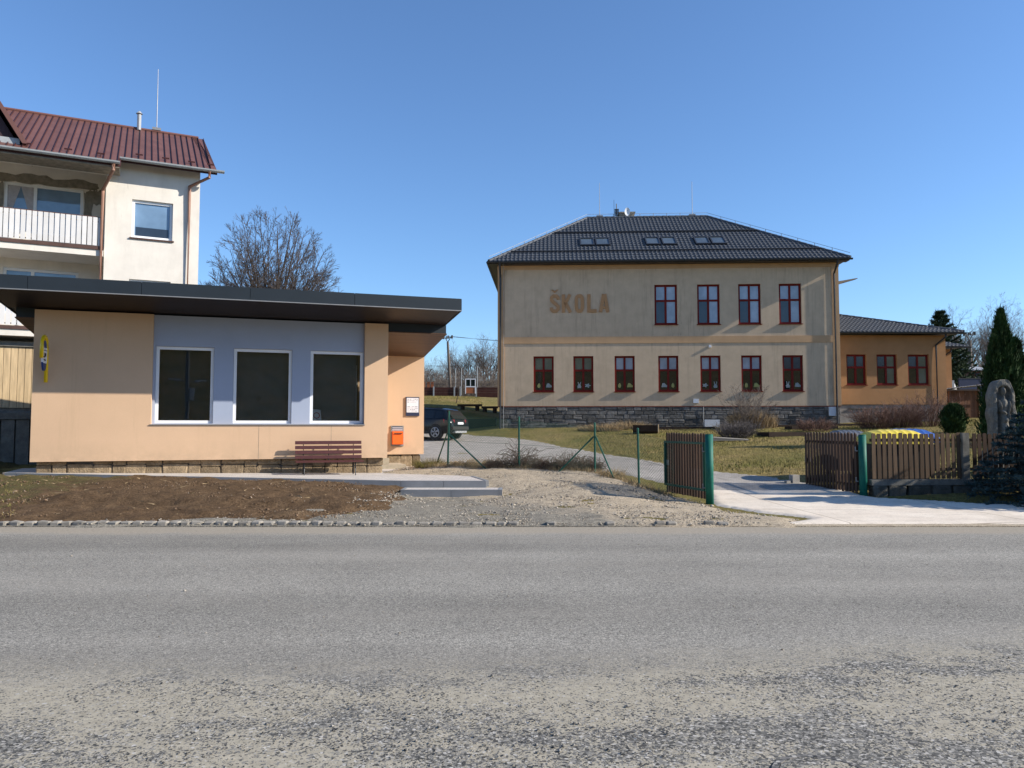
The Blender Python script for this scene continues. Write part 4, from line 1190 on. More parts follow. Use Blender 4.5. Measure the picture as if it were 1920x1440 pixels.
# ridge furniture
for x in (6.0, 11.75):
    MB().tube([(x, RY, RZ), (x, RY, RZ + 2.3)], [.022, .012], 6).box(x - .2, x + .2, RY - .05, RY + .05, RZ + .17, RZ + .23).build('lightning_rod', M['galv'], roof)
ch = MB().box(7.3, 8.15, RY + .3, RY + 1.1, RZ - .3, RZ + .42).box(7.2, 8.25, RY + .2, RY + 1.2, RZ + .421, RZ + .5).build('chimney', M['chimney'], roof)
mb = MB()
for k in range(14):
    a0, a1 = 2 * math.pi * k / 14, 2 * math.pi * (k + 1) / 14
    mb.add([(7.75 + .0, RY + .0, RZ + .42), (7.72 + .17 * math.cos(a0), RY - .07 + .02 * math.cos(a0), RZ + .42 + .27 * math.sin(a0)), (7.72 + .17 * math.cos(a1), RY - .07 + .02 * math.cos(a1), RZ + .42 + .27 * math.sin(a1))], [(0, 1, 2)])
mb.tube([(7.75, RY + .01, RZ + .42), (7.75, RY + .3, RZ + .3)], .025, 5)
mb.build('satellite_dish', M['white_paint'], roof)
mb = MB().tube([(7.05, RY, RZ), (7.05, RY, RZ + .95)], .03, 6).tube([(6.9, RY, RZ + .1), (6.9, RY, RZ + 1.2)], .012, 5)
for k in range(5): mb.box(6.93, 7.2, RY - .05, RY + .05, RZ + .2 + k * .09, RZ + .25 + k * .09)
mb.build('antenna', M['gutter_dark'], roof)
mb = MB()
for a, b, n in (((RL, RY, RZ), (RR, RY, RZ), 9), ((RR, RY, RZ), (E1, -.6, EZ), 9), ((RL, RY, RZ), (E0, -.6, EZ), 9)):
    a, b = Vector(a), Vector(b)
    for k in range(1, n): p = a.lerp(b, k / n); mb.tube([p, p + Vector((0, 0, .3))], .018, 5)
    mb.tube([a + Vector((0, 0, .3)), b + Vector((0, 0, .3))], .012, 5)
mb.build('lightning_wire', M['galv'], roof)
for x, top in ((.12, 10.5), (18.32, 10.5)):
    MB().tube([(x, -.68, 10.6), (x, -.6, 10.4), (x, -.10, 9.95), (x, -.10, 1.4)], .055, 8).build('downpipe', M['gutter_dark'], SC)
MB().tube([(.3, -.66, 10.7), (.3, -.06, 10.1), (.3, -.06, 1.4)], .012, 5).build('earth_wire', M['galv'], SC)
MB().box(10.66, 10.95, -.06, -.003, 2.9, 3.13).build('meter_box', M['white_board'], SC)
MB().box(17.9, 18.28, -.06, .04, 2.2, 2.69).build('cable_cabinet', M['white_board'], SC)
MB().box(11.2, 12.0, -.35, -.06, 1.35, 2.0).build('cellar_hatch', M['white_board'], SC)
MB().tube([(11.2, -.02, 2.7), (11.2, -.02, 1.5)], .012, 5).build('earth_wire', M['galv'], SC)
MB().box(15.85, 16.42, -.03, -.012, 1.7, 1.98).build('cellar_vent', M['black_metal'], SC)
MB().tube([(11.6, -.002, 6.0), (11.6, -.09, 6.0)], [.09, .07], 8).build('wall_lamp', M['white_paint'], SC)
MB().hexa([(18.56, 1.0, 9.45), (20.0, 1.0, 9.86), (20.0, 1.35, 9.86), (18.56, 1.35, 9.45), (18.56, 1.0, 9.66), (20.0, 1.0, 9.9), (20.0, 1.35, 9.9), (18.56, 1.35, 9.66)]).build('side_canopy', M['board_grey'], SC)
MB().hexa([(-.55, 8.0, 6.1), (-.003, 8.0, 5.9), (-.003, 11, 5.9), (-.55, 11, 6.1), (-.55, 8.0, 6.4), (-.003, 8.0, 6.9), (-.003, 11, 6.9), (-.55, 11, 6.4)]).build('porch_roof', M['gutter_dark'], SC)

# ================================================================== ANNEX
ap = at(1581, 757, 43.0)
AN = empty('school_annex', (ap.x, ap.y, 0), R(1), 'orange single storey annex with tiled roof beside the school', 'building')
AW = [(.24, 1.36), (1.95, 3.1), (3.72, 4.92)]
w = wall_grid(MB(), -.6, 5.88, 2.86, 6.75, 0, .3, [(a, b, 3.96, 5.67) for a, b in AW])
w.box(5.6, 5.88, .301, 8, 2.86, 6.7)
w.box(5.881, 8.1, 3.2, 3.5, 2.6, 6.3); w.box(7.8, 8.1, 3.501, 9, 2.6, 6.3)
w.build('wall', M['orange_render'], AN)
for k, (a, b) in enumerate(AW): school_window(a, b, 3.96, 5.67, AN, .03, ('pane_screen', 'pane_hill' if k else 'pane_screen', 'pane_dark', 'pane_hill' if k else 'pane_dark'), .58)
MB().box(-.6, 5.8, .07, .3, 1.2, 2.858).box(5.801, 8.05, 3.25, 3.5, 1.2, 2.598).build('plinth', M['annex_plinth'], AN)
rt = MB()
ez, Wd = 6.86, 7.3
rt.add([(-.7, -.55, ez), (6.65, -.55, ez), (6.65, 8.5, ez), (-.7, 8.5, ez), (-.7, 4.0, 8.55), (.6, 4.0, 8.55)], [(0, 1, 5, 4), (1, 2, 5), (2, 3, 4, 5), (0, 3, 2, 1), (0, 4, 3)])
roof = rt.build('roof', M['roof_tile'], AN)
La = math.hypot(4.55, 8.55 - ez)
o = tile_plane((-.7, -.57, ez + .01), (1, 0, 0), (0, 4.55, 8.55 - ez), 7.35, La, 0, 6.05 / La, M['roof_tile'], 'roof_tiles', roof); o['kind'] = 'stuff'
caps((6.65, -.55, ez + .04), (.6, 4.0, 8.6), .09, M['roof_tile'], roof)
gutter(-.6, 6.7, -.64, ez - .02, .09, M['gutter_dark'], AN)
rt = MB(); rt.add([(5.7, 2.6, 6.4), (8.8, 2.6, 6.4), (8.8, 9, 6.4), (5.7, 9, 6.4), (5.7, 5, 7.28), (6.6, 5, 7.28)], [(0, 1, 5, 4), (1, 2, 5), (2, 3, 4, 5), (0, 3, 2, 1)])
r2 = rt.build('porch_roof', M['roof_tile'], AN)
o = tile_plane((5.7, 2.58, 6.41), (1, 0, 0), (0, 2.4, .88), 3.1, 2.5, 0, .86, M['roof_tile'], 'roof_tiles', r2); o['kind'] = 'stuff'
gutter(5.75, 8.9, 2.52, 6.38, .08, M['gutter_dark'], AN)
MB().tube([(5.55, -.64, 6.78), (5.55, -.6, 6.6), (5.3, -.07, 6.2), (5.3, -.07, 2.0)], .055, 8).build('downpipe', M['gutter_dark'], AN)
MB().tube([(7.7, 2.5, 6.33), (7.7, 2.55, 6.1), (7.3, 3.12, 5.7), (7.3, 3.12, 2.0)], .055, 8).build('downpipe', M['gutter_dark'], AN)
MB().box(.4, 3.4, -.01, .069, 2.62, 2.68).build('plinth_ledge', M['mortar'], AN)

ob = empty('outbuilding', (at(1640, 600, 60).x, 60, 2.5), R(4), 'outbuilding with brown corrugated gable roof behind the annex', 'building')
MB().box(-3, 2.4, 0, 6, 0, 6.2).build('wall', M['orange_render'], ob)
mb = MB()
for k in range(56):
    x0 = -3.3 + k * .11
    mb.hexa([(x0, -.3, 6.2), (x0 + .07, -.3, 6.2), (x0 + .07, 3, 7.75), (x0, 3, 7.75), (x0, -.3, 6.26), (x0 + .07, -.3, 6.26), (x0 + .07, 3, 7.81), (x0, 3, 7.81)])
mb.hexa([(-3.3, -.3, 6.15), (2.9, -.3, 6.15), (2.9, 3, 7.7), (-3.3, 3, 7.7), (-3.3, -.3, 6.2), (2.9, -.3, 6.2), (2.9, 3, 7.75), (-3.3, 3, 7.75)])
mb.hexa([(-3.3, 6.3, 6.15), (2.9, 6.3, 6.15), (2.9, 3.001, 7.7), (-3.3, 3.001, 7.7), (-3.3, 6.3, 6.2), (2.9, 6.3, 6.2), (2.9, 3.001, 7.75), (-3.3, 3.001, 7.75)])
mb.build('roof', M['brown_sheet'], ob)

# ================================================================== GATE, FENCES
def gate_post(X, Y, top, label):
    z = h(X, Y)
    o = empty('gate_post', (X, Y, z - .02), 0, label, 'gate post', 'green gate posts')
    t = top - z
    MB().tube([(0, 0, 0), (0, 0, t)], .082, 20).build('post', M['green_paint'], o, True)
    MB().tube([(0, 0, t + .0005), (0, 0, t + .012)], [.085, .07], 20).build('cap', M['green_paint'], o, True)
    for zz in (.35, t - .35): MB().tube([(-.08, .06, zz), (-.11, .1, zz), (-.11, .1, zz + .09)], .016, 6).build('hinge', M['grey_metal'], o)
    return o
gate_post(4.1, 16.05, 1.46, 'green steel gate post between the plank gate leaf and the gravel yard')
gate_post(7.79, 17.15, 1.44, 'green steel gate post next to the brown picket fence')
def leaf(hinge, tip, z0, z1, n, mats, front, label, frame_green, seed):
    hx, tx = Vector(hinge), Vector(tip); L = (tx - hx).length
    o = empty('gate_leaf', (hx.x, hx.y, 0), math.atan2(tx.y - hx.y, tx.x - hx.x), label, 'gate', 'open wooden gate leaves')
    r_ = random.Random(seed)
    pw = L / n
    for k in range(n):
        m = mats
        top = z1 + r_.uniform(-.012, .012)
        x0, x1 = k * pw + .012, (k + 1) * pw - pw * .28
        pb = [(x0, z0 + r_.uniform(-.01, .01)), (x1, z0 + r_.uniform(-.01, .01)), (x1, top - .03), (x1 - .02, top), (x0 + .02, top), (x0, top - .03)]
        f0, f1 = (front, front + .024 * (1 if front > 0 else -1))
        MB().prism(pb, lambda p: (p[0], f0, p[1]), lambda p: (p[0], f1, p[1])).build('plank', M[m], o, fix=True)
    g = .045
    fm = M['green_thin'] if frame_green else M['plank_dark']
    zt, zb = z1 - .19, z0 + .16
    for nm, bx in (('frame_rail', (0, L, zt - g, zt)), ('frame_rail', (0, L, zb, zb + g)), ('frame_stile', (L - g, L, zb + g, zt - g)), ('frame_stile', (0, g, zb + g, zt - g))):
        MB().box(bx[0], bx[1], -.02, .02, bx[2], bx[3]).build(nm, fm, o)
    MB().box(L * .92, L, -.04, -.0205, (z0 + z1) / 2 - .06, (z0 + z1) / 2 + .06).box(L - .004, L + .02, -.02, .02, .72, .86).build('lock', M['grey_metal'], o)
    return o
leaf((4.02, 16.14), (3.55, 17.95), .10, 1.47, 15, 'plank_dark', -.022, 'dark plank gate leaf with green steel frame, standing open at the left', True, 3)
leaf((7.74, 17.25), (7.33, 19.25), .14, 1.47, 17, 'plank_dark', .022, 'dark brown plank gate leaf standing open beside the picket fence', False, 4)

# chain link fence
FP = [(-1.79, 21.5, 1.53), (.19, 21.0, 1.41), (2.18, 20.3, 1.30), (2.99, 18.2, 1.36)]
CF = empty('chain_link_fence', (-1.79, 21.5, 0), 0, 'green chain link fence along the gravel yard', 'fence')
fo = Vector((-1.79, 21.5, 0))
def fz(x, y): return h(x, y)
pp = []
for i, (x, y, ht) in enumerate(FP):
    z = fz(x, y); p = Vector((x, y, z)) - fo
    lean = Vector(((.03, 0, .0), (.0, 0, .0), (.0, 0, .0), (-.02, 0, 0))[i])
    MB().tube([p - Vector((0, 0, .1)), p + lean + Vector((0, 0, ht))], .026, 8).tube([p + lean + Vector((0, 0, ht + .0005)), p + lean + Vector((0, 0, ht + .02))], [.03, .012], 8).build('post', M['green_thin'], CF)
    pp.append((p, ht))
def brace(x0, y0, z0, x1, y1, z1):
    MB().tube([Vector((x0, y0, z0)) - fo, Vector((x1, y1, z1)) - fo], .02, 7).build('brace', M['green_thin'], CF)
b0 = Vector(FP[0]); 
brace(-1.77, 21.48, fz(-1.79, 21.5) + .92, -.66, 21.05, fz(-.66, 21.05) - .03)
brace(-1.81, 21.52, fz(-1.79, 21.5) + .92, -2.25, 22.7, fz(-2.25, 22.7) - .03)
brace(2.15, 20.3, fz(2.18, 20.3) + .95, 1.2, 20.35, fz(1.2, 20.35) - .03)
brace(2.2, 20.28, fz(2.18, 20.3) + .95, 2.55, 19.2, fz(2.55, 19.2) - .03)
def chain_panel(A, B, hA, hB):
    """two families of diagonal wires between two posts"""
    A, B = Vector(A), Vector(B); L = (B - A).length; cell = .075
    mb = MB()
    def P(s, q):
        f = s / L
        return A.lerp(B, f) + Vector((0, 0, .02 + q * ((hA * (1 - f) + hB * f) - .04)))
    Hh = (hA + hB) / 2
    for fam in (0, 1):
        s = -Hh
        while s < L:
            a, b = (s, 0.0), (s + Hh, 1.0)
            if a[0] < 0: a = (0.0, -s / Hh)
            if b[0] > L: b = (L, (L - s) / Hh)
            if b[0] > a[0] + .01:
                if fam == 0: p, q = P(*a), P(*b)
                else: p, q = P(a[0], 1 - a[1]), P(b[0], 1 - b[1])
                mb.tube([p, q], .0024, 3, False)
            s += cell
    for q in (0, .5, 1): mb.tube([P(0, q), P(L, q)], .0028, 4, False)
    o = mb.build('wire_mesh', M['wire'], CF)
    return o
ends = [Vector((-2.6, 24.2, fz(-2.6, 24.2))) - fo] + [p for p, _ in pp] + [Vector((3.62, 17.2, fz(3.6, 17.2))) - fo]
hts = [1.4] + [q for _, q in pp] + [1.3]
for i in range(1, len(ends) - 1): chain_panel(ends[i], ends[i + 1], hts[i] - .08, hts[i + 1] - .08)

# picket fence on its low rubble wall
PF0, PF1 = Vector((7.98, 17.2)), Vector((13.5, 17.55))
pa = math.atan2(PF1.y - PF0.y, PF1.x - PF0.x); PL = (PF1 - PF0).length
PFX = empty('picket_fence', (PF0.x, PF0.y, 0), pa, 'brown wooden picket fence on a low mossy stone base', 'fence')
z0f = .45
x = .02; k = 0
r_ = random.Random(12)
while x < PL:
    if not (2.05 < x < 2.28):
        top = 1.46 + r_.uniform(-.015, .015)
        wd = .086
        pb = [(x, z0f), (x + wd, z0f), (x + wd, top - .02), (x + wd - .015, top), (x + .015, top), (x, top - .02)]
        jy, ln = r_.uniform(-.005, .005), r_.uniform(-.014, .014)
        MB().prism(pb, lambda p: (p[0] + ln * (p[1] - z0f), -.046 + jy, p[1]), lambda p: (p[0] + ln * (p[1] - z0f), -.024 + jy, p[1])).build('picket', M['picket' if x < 2.2 else 'plank_dark'], PFX, fix=True)  # pickets beyond the post take darker wood, painting in the spruce's shade
    x += .123
for zz in (.62, 1.27): MB().box(.0, 2.1, -.02, .02, zz, zz + .07).box(2.26, PL, -.02, .02, zz, zz + .07).build('rail', M['picket'], PFX)
MB().box(2.105, 2.255, -.08, .07, 0, 1.47).build('concrete_post', M['old_concrete'], PFX)
base = MB().box(-.05, PL, -.14, .14, .31, .43).build('base_slab', M['old_concrete'], PFX)
x = -.02; i = 0
while x < PL:
    wd = r_.uniform(.25, .6)
    link('base_stone', unit_bevel('rubble', .12, .07, i % 6), PFX, (x + wd / 2, -.02, .14), (0, 0, r_.uniform(-.06, .06)), (wd - .02, r_.uniform(.2, .3), .34)); i += 1
    x += wd
cb = empty('concrete_block', (at(1492, 905, 19.4).x, 19.5, h(7.2, 19.5) + .02), R(15), 'grey concrete block holding the right gate leaf open', 'block')
cb.location.x = 7.12
MB().box(-.1, .1, -.08, .08, 0, .2).build('block', M['block'], cb)
MB().box(-.26, -.13, -.06, .05, 0, .06).build('shard', M['block'], cb)

# ================================================================== CAR
ca = R(150)
CX, CY = -4.5, 39.4
car = empty('parked_car', (CX, CY, h(CX, CY) + .03), ca, 'dark sport utility car parked behind the kiosk on the drive', 'car')
#           x     zbot  zbelt zroof hwlow hwbelt hwroof
SEC = [(-2.22, .42, .78, .84, .70, .76, .60), (-2.18, .34, .92, .98, .80, .84, .62), (-2.0, .28, .96, 1.18, .86, .88, .62), (-1.72, .26, .98, 1.46, .89, .89, .60), (-1.3, .26, .98, 1.52, .90, .89, .62), (-.4, .26, .97, 1.56, .90, .89, .63),
       (.35, .26, .96, 1.54, .90, .89, .62), (.75, .26, .95, 1.36, .90, .88, .60), (1.15, .26, .93, 1.04, .90, .87, .60), (1.6, .28, .88, .96, .89, .84, .60), (2.0, .32, .80, .86, .84, .76, .55), (2.22, .40, .68, .72, .70, .62, .45)]
SA = np.array(SEC)
def sec(x): return [np.interp(x, SA[:, 0], SA[:, k]) for k in range(1, 7)]
def ring_pts(x):
    zb, zl, zr_, a, b, c = sec(x)
    half = [(0, zb), (a * .9, zb), (a, zb + .12), (a + .01, (zb + zl) / 2), (b, zl - .04), (b - .02, zl), (c + .03, zr_ - .07), (c - .06, zr_ - .01), (0, zr_ + .01)]
    return [(x, y, z) for y, z in half] + [(x, -y, z) for y, z in reversed(half[1:-1])]
mb = MB(); xs = sorted(set(list(np.linspace(-2.22, 2.22, 50))))
n = len(ring_pts(0))
for x in xs: mb.v.extend(ring_pts(x))
for i in range(len(xs) - 1):
    for k in range(n): mb.f.append((i * n + k, i * n + (k + 1) % n, (i + 1) * n + (k + 1) % n, (i + 1) * n + k))
mb.f.append(tuple(range(n))); mb.f.append(tuple((len(xs) - 1) * n + k for k in reversed(range(n))))
mb.build('body', M['car'], car, True, True)
def side_patch(x0, x1, t0, t1, m, nm, s, off=.012, taper=0.0):
    mb = MB(); N = 10; b = 0
    for i in range(N + 1):
        x = x0 + (x1 - x0) * i / N
        zb, zl, zr_, a, bb, c = sec(x)
        for t in (t0, t1):
            xx = x + taper * (t - t0)
            y = (bb - .02) * (1 - t) + (c + .03) * t + off
            mb.v.append((xx, s * y, zl * (1 - t) + (zr_ - .07) * t))
    for i in range(N): mb.f.append((2 * i, 2 * i + 2, 2 * i + 3, 2 * i + 1))
    return mb.build(nm, m, car, True)
for s in (1, -1):
    for x0, x1 in ((-1.72, -1.28), (-1.2, -.32), (-.24, .55)): side_patch(x0, x1, .08, .92, M['car_glass'], 'side_window', s)
    MB().box(-1.0, .9, *sorted((s * .90, s * .925)), .3, .42).build('sill_trim', M['car_plastic'], car)
    MB().tube([(-1.6, s * .62, 1.5), (-.4, s * .64, 1.58), (.4, s * .63, 1.56)], .02, 6).build('roof_rail', M['black_metal'], car)
    MB().hexa([(-2.235, s * .50, .80), (-1.86, s * .895, .80), (-1.86, s * .86, .80), (-2.2, s * .46, .80), (-2.22, s * .50, .95), (-1.84, s * .90, .96), (-1.84, s * .86, .96), (-2.18, s * .46, .95)]).build('tail_lamp', M['tail_red'], car, fix=True)
    MB().box(-2.25, -2.22, *sorted((s * .45, s * .72)), .50, .545).build('reflector', M['tail_red'], car)
mb = MB()
for (xx, zz, y) in ((-2.19, 1.0, .60), (-1.80, 1.42, .54)): mb.v.extend([(xx - .015, -y, zz), (xx - .015, y, zz)])
mb.f.append((0, 1, 3, 2)); mb.build('rear_window', M['car_glass'], car)
MB().box(-2.255, -2.225, -.24, .24, .72, .83).build('number_plate', M['paper'], car)
MB().hexa([(-2.28, -.70, .46), (-2.28, .70, .46), (-2.0, .86, .46), (-2.0, -.86, .46), (-2.27, -.70, .62), (-2.27, .70, .62), (-2.0, .87, .62), (-2.0, -.87, .62)]).build('rear_bumper', M['car_plastic'], car, fix=True)
MB().box(-2.285, -2.1, -.5, .5, .30, .40).build('skid_plate', M['car_silver'], car)
def wheel(x, y, s):
    o = MB().tube([(x, y - .11 * s, .34), (x, y - .1 * s, .34), (x, y + .1 * s, .34), (x, y + .115 * s, .34)], [.30, .335, .335, .29], 24).build('wheel', M['tyre'], car, True)
    mb = MB().tube([(x, y + .095 * s, .34), (x, y + .122 * s, .34)], [.245, .225], 24)
    mb.build('hub', M['car_plastic'], o, True)
    mb = MB()
    for k in range(5):
        a = 2 * math.pi * k / 5 + .2
        for da in (-.16, .16):
            mb.tube([(x + .04 * math.cos(a), y + .13 * s, .34 + .04 * math.sin(a)), (x + .225 * math.cos(a + da), y + .128 * s, .34 + .225 * math.sin(a + da))], .024, 6)
    for k in range(24):
        a0, a1 = 2 * math.pi * k / 24, 2 * math.pi * (k + 1) / 24
        mb.tube([(x + .235 * math.cos(a0), y + .124 * s, .34 + .235 * math.sin(a0)), (x + .235 * math.cos(a1), y + .124 * s, .34 + .235 * math.sin(a1))], .018, 5)
    mb.build('rim', M['rim'], o)
for x in (-1.35, 1.35):
    for s in (1, -1):
        wheel(x, s * .80, s)
        MB().tube([(x, s * .72, .36), (x, s * .908, .36)], .40, 22).build('wheel_arch', M['car_plastic'], car)

# ================================================================== BINS
def bin_(px0, px1, ptop, Y, m, label, rz=0):
    x0, x1 = xat(px0, Y), xat(px1, Y); zt = at(960, ptop, Y).z
    cx, W = (x0 + x1) / 2, (x1 - x0)
    g = h(cx, Y)
    o = empty('recycling_container', (cx, Y, g), rz, label, 'container', 'recycling containers behind the fence')
    zl = zt - g - .34
    MB().hexa([(-W * .44, -.42, .18), (W * .44, -.42, .18), (W * .44, .42, .18), (-W * .44, .42, .18), (-W * .49, -.5, zl), (W * .49, -.5, zl), (W * .49, .5, zl), (-W * .49, .5, zl)]).build('body', M['bin_body'], o)
    mb = MB(); N, K = 26, 10
    for i in range(N + 1):
        u = -1 + 2 * i / N
        e = (1 - abs(u) ** 4) ** .5 if abs(u) < 1 else 0
        rib = .012 if i % 3 == 0 else 0
        for k in range(K + 1):
            a = math.pi * k / K
            mb.v.append((u * W / 2, -.55 * math.cos(a), zl + (.33 * e + rib) * math.sin(a) ** .7 + .002))
    for i in range(N):
        for k in range(K):
            q = i * (K + 1) + k
            mb.f.append((q, q + K + 1, q + K + 2, q + 1))
    mb.build('lid', M[m], o, False, True)
    for sx in (-1, 1):
        for sy in (-.3, .3): MB().tube([(sx * W * .36 - .03, sy, .09), (sx * W * .36 + .03, sy, .09)], .09, 12).build('castor', M['tyre'], o)
    return o
bin_(1612, 1727, 805, 18.35, 'bin_yellow', 'yellow ribbed recycling container behind the picket fence')
bin_(1645, 1745, 803.5, 19.75, 'bin_blue', 'blue ribbed recycling container behind the yellow one')
bin_(1548, 1622, 806, 20.1, 'bin_grey', 'dark grey lidded container behind the right gate leaf')

# ================================================================== CARVED STONE
g0 = h(12.3, 19.6)
stn = empty('carved_memorial', (12.45, 19.6, g0), R(-4), 'rough upright stone with a carved standing figure beside the dark spruce', 'monument')
NU, NW, HT = 44, 90, 2.62 - g0 + .18
def relief(u, w):
    u = u * 1.32
    """depth towards the viewer at u (-.33...33), w (0..HT)"""
    d = -.03
    rim = min(.33 - abs(u), HT - .12 - w if w > HT - .5 else 9)
    rr = math.hypot(u, max(0, w - (HT - .40))) if w > HT - .40 else abs(u)
    if rr < .235 and w > .62: d = -.15
    def ell(cu, cw, ru, rw, a, rot=0.0):
        x, y = u - cu, w - cw
        c, s_ = math.cos(rot), math.sin(rot); x, y = x * c + y * s_, -x * s_ + y * c
        q = 1 - (x / ru) ** 2 - (y / rw) ** 2
        return -.15 + a * math.sqrt(q) if q > 0 else -9
    top = HT - .30
    parts = [ell(.0, top, .070, .105, .17), ell(0, top + .05, .085, .08, .13), ell(0, top - .16, .06, .09, .12), ell(.0, top - .36, .17, .24, .16), ell(0, top - .62, .13, .26, .15),
             ell(-.13, top - .37, .045, .20, .19, .25), ell(-.03, top - .54, .16, .05, .20, -.45), ell(.15, top - .40, .045, .22, .18, -.15), ell(.12, top - .62, .05, .14, .19, .1),
             ell(.02, top - .95, .15, .38, .15), ell(-.06, top - 1.1, .06, .40, .17), ell(.07, top - 1.12, .065, .42, .18), ell(.02, top - .72, .14, .10, .19, .3), ell(0, top - 1.42, .2, .13, .16)]
    return max(d, *parts)
mb = MB()
for j in range(NW + 1):
    w_ = HT * j / NW
    hw = .25 + .018 * math.sin(w_ * 5) + .012 * math.sin(w_ * 13 + 1)
    if w_ > HT - .36: hw *= math.sqrt(max(.02, 1 - ((w_ - (HT - .36)) / .365) ** 2)) * .88 + .12
    for i in range(NU + 1):
        u = -1 + 2 * i / NU
        x = u * hw
        nz = .022 * mnoise.noise(Vector((x * 9, w_ * 9, 3))) + .010 * mnoise.noise(Vector((x * 26, w_ * 26, 9)))
        mb.v.append((x, -.22 - relief(x, w_) - nz, w_))
for j in range(NW):
    for i in range(NU):
        q = j * (NU + 1) + i
        mb.f.append((q, q + 1, q + NU + 2, q + NU + 1))
b0 = len(mb.v)
for j in range(NW + 1):
    for i in (0, NU):
        v = mb.v[j * (NU + 1) + i]
        mb.v.append((v[0] * 1.02, .2 + .03 * mnoise.noise(Vector((v[0] * 5, v[2] * 5, 1))), v[2] - .02))
for j in range(NW):
    L0, L1 = j * (NU + 1), (j + 1) * (NU + 1)
    mb.f.append((L0, L1, b0 + 2 * (j + 1), b0 + 2 * j))
    mb.f.append((L0 + NU, b0 + 2 * j + 1, b0 + 2 * j + 3, L1 + NU))
    mb.f.append((b0 + 2 * j, b0 + 2 * j + 2, b0 + 2 * j + 3, b0 + 2 * j + 1))
T0 = NW * (NU + 1)
mb.f.append(tuple([T0 + i for i in range(NU + 1)] + [b0 + 2 * NW + 1, b0 + 2 * NW]))
mb.build('carved_stone', M['stone_relief'], stn, True, True)
MB().hexa([(-.42, -.5, 0), (.45, -.5, 0), (.45, .4, 0), (-.45, .4, 0), (-.33, -.42, .55), (.36, -.4, .5), (.36, .3, .55), (-.33, .3, .58)]).build('base_block', M['stone_relief'], stn)

# ================================================================== PLANTS
def seg_mesh(name, segs, sides, m):
    """segs: list of (p0, p1, r0, r1) -> one mesh of tapered prisms"""
    A = np.array([tuple(s[0]) for s in segs]); B = np.array([tuple(s[1]) for s in segs])
    r0 = np.array([s[2] for s in segs]); r1 = np.array([s[3] for s in segs])
    d = B - A; d /= np.linalg.norm(d, axis=1)[:, None] + 1e-9
    ref = np.where(np.abs(d[:, 2:3]) < .9, np.array([[0, 0, 1.]]), np.array([[1., 0, 0]]))
    u = np.cross(d, ref); u /= np.linalg.norm(u, axis=1)[:, None] + 1e-9
    v = np.cross(d, u)
    n = len(segs); V = np.empty((n, 2 * sides, 3))
    for k in range(sides):
        a = 2 * math.pi * k / sides
        o = u * math.cos(a) + v * math.sin(a)
        V[:, k] = A + o * r0[:, None]; V[:, sides + k] = B + o * r1[:, None]
    base = (np.arange(n) * 2 * sides)[:, None]
    Fq = [np.stack([base[:, 0] + k, base[:, 0] + (k + 1) % sides, base[:, 0] + sides + (k + 1) % sides, base[:, 0] + sides + k], 1) for k in range(sides)]
    return np_mesh(name, V.reshape(-1, 3), np.concatenate(Fq), m, True)

def grow(seed, height, spread, trunk_h, r, lv=4, stems=1, up=.25, kids=(7, 5, 4, 4), lenf=.55, bend=.22):
    rd = random.Random(seed)
    big, fine = [], []
    def branch(p, d, L, r0, level):
        n = 5 if level < 2 else 3
        pts = [p]; dirs = [d]
        for i in range(n):
            d = (d + Vector((rd.gauss(0, bend), rd.gauss(0, bend), rd.gauss(0, bend) + up * (.5 if level else .2))) * .45).normalized()
            p = p + d * (L / n); pts.append(p); dirs.append(d)
        r1 = r0 * (.35 if level else .3)
        for i in range(n):
            a, b = r0 + (r1 - r0) * i / n, r0 + (r1 - r0) * (i + 1) / n
            (big if level <= 1 else fine).append((pts[i], pts[i + 1], max(a, .005), max(b, .004)))
        if level >= lv: return
        kc = kids[min(level, len(kids) - 1)]
        for c in range(kc):
            t = .25 + .75 * (c + rd.random()) / kc if level else .18 + .82 * (c + rd.random() * .8) / kc
            i = min(int(t * n), n - 1); q = pts[i].lerp(pts[i + 1], t * n - i)
            ax = dirs[i + 1]
            perp = ax.orthogonal().normalized()
            perp.rotate(Matrix.Rotation(rd.uniform(0, 2 * math.pi), 3, ax))
            ang = rd.uniform(.45, .95) * spread
            nd = (ax * math.cos(ang) + perp * math.sin(ang)).normalized()
            branch(q, nd, L * lenf * rd.uniform(.75, 1.2) * (1.15 - .45 * t), (r0 + (r1 - r0) * t) * .62, level + 1)
    for s in range(stems):
        a = 2 * math.pi * s / stems + rd.random()
        tilt = 0 if stems == 1 else rd.uniform(.1, .42)
        d0 = Vector((math.cos(a) * tilt, math.sin(a) * tilt, 1)).normalized()
        branch(Vector((0, 0, trunk_h)), d0, (height - trunk_h) * rd.uniform(.62, .78), r * (1 if stems == 1 else .62), 0)
    if trunk_h > 0: big.append((Vector((0, 0, -.2)), Vector((0, 0, trunk_h + .05)), r * 1.25, r))
    return big, fine

def tree(name, X, Y, big, fine, label, cat='tree', group=None, s=1.0, rz=0.0, mt='bark', mf='twig', z=None, meshes=None):
    o = empty(name, (X, Y, (h(X, Y) if z is None else z)), rz, label, cat, group)
    o.scale = (s, s, s)
    if meshes is None: meshes = (seg_mesh('trunk', big, 6, M[mt]), seg_mesh('crown', fine, 3, M[mf]))
    link('trunk', meshes[0], o); link('crown', meshes[1], o)
    return o, meshes

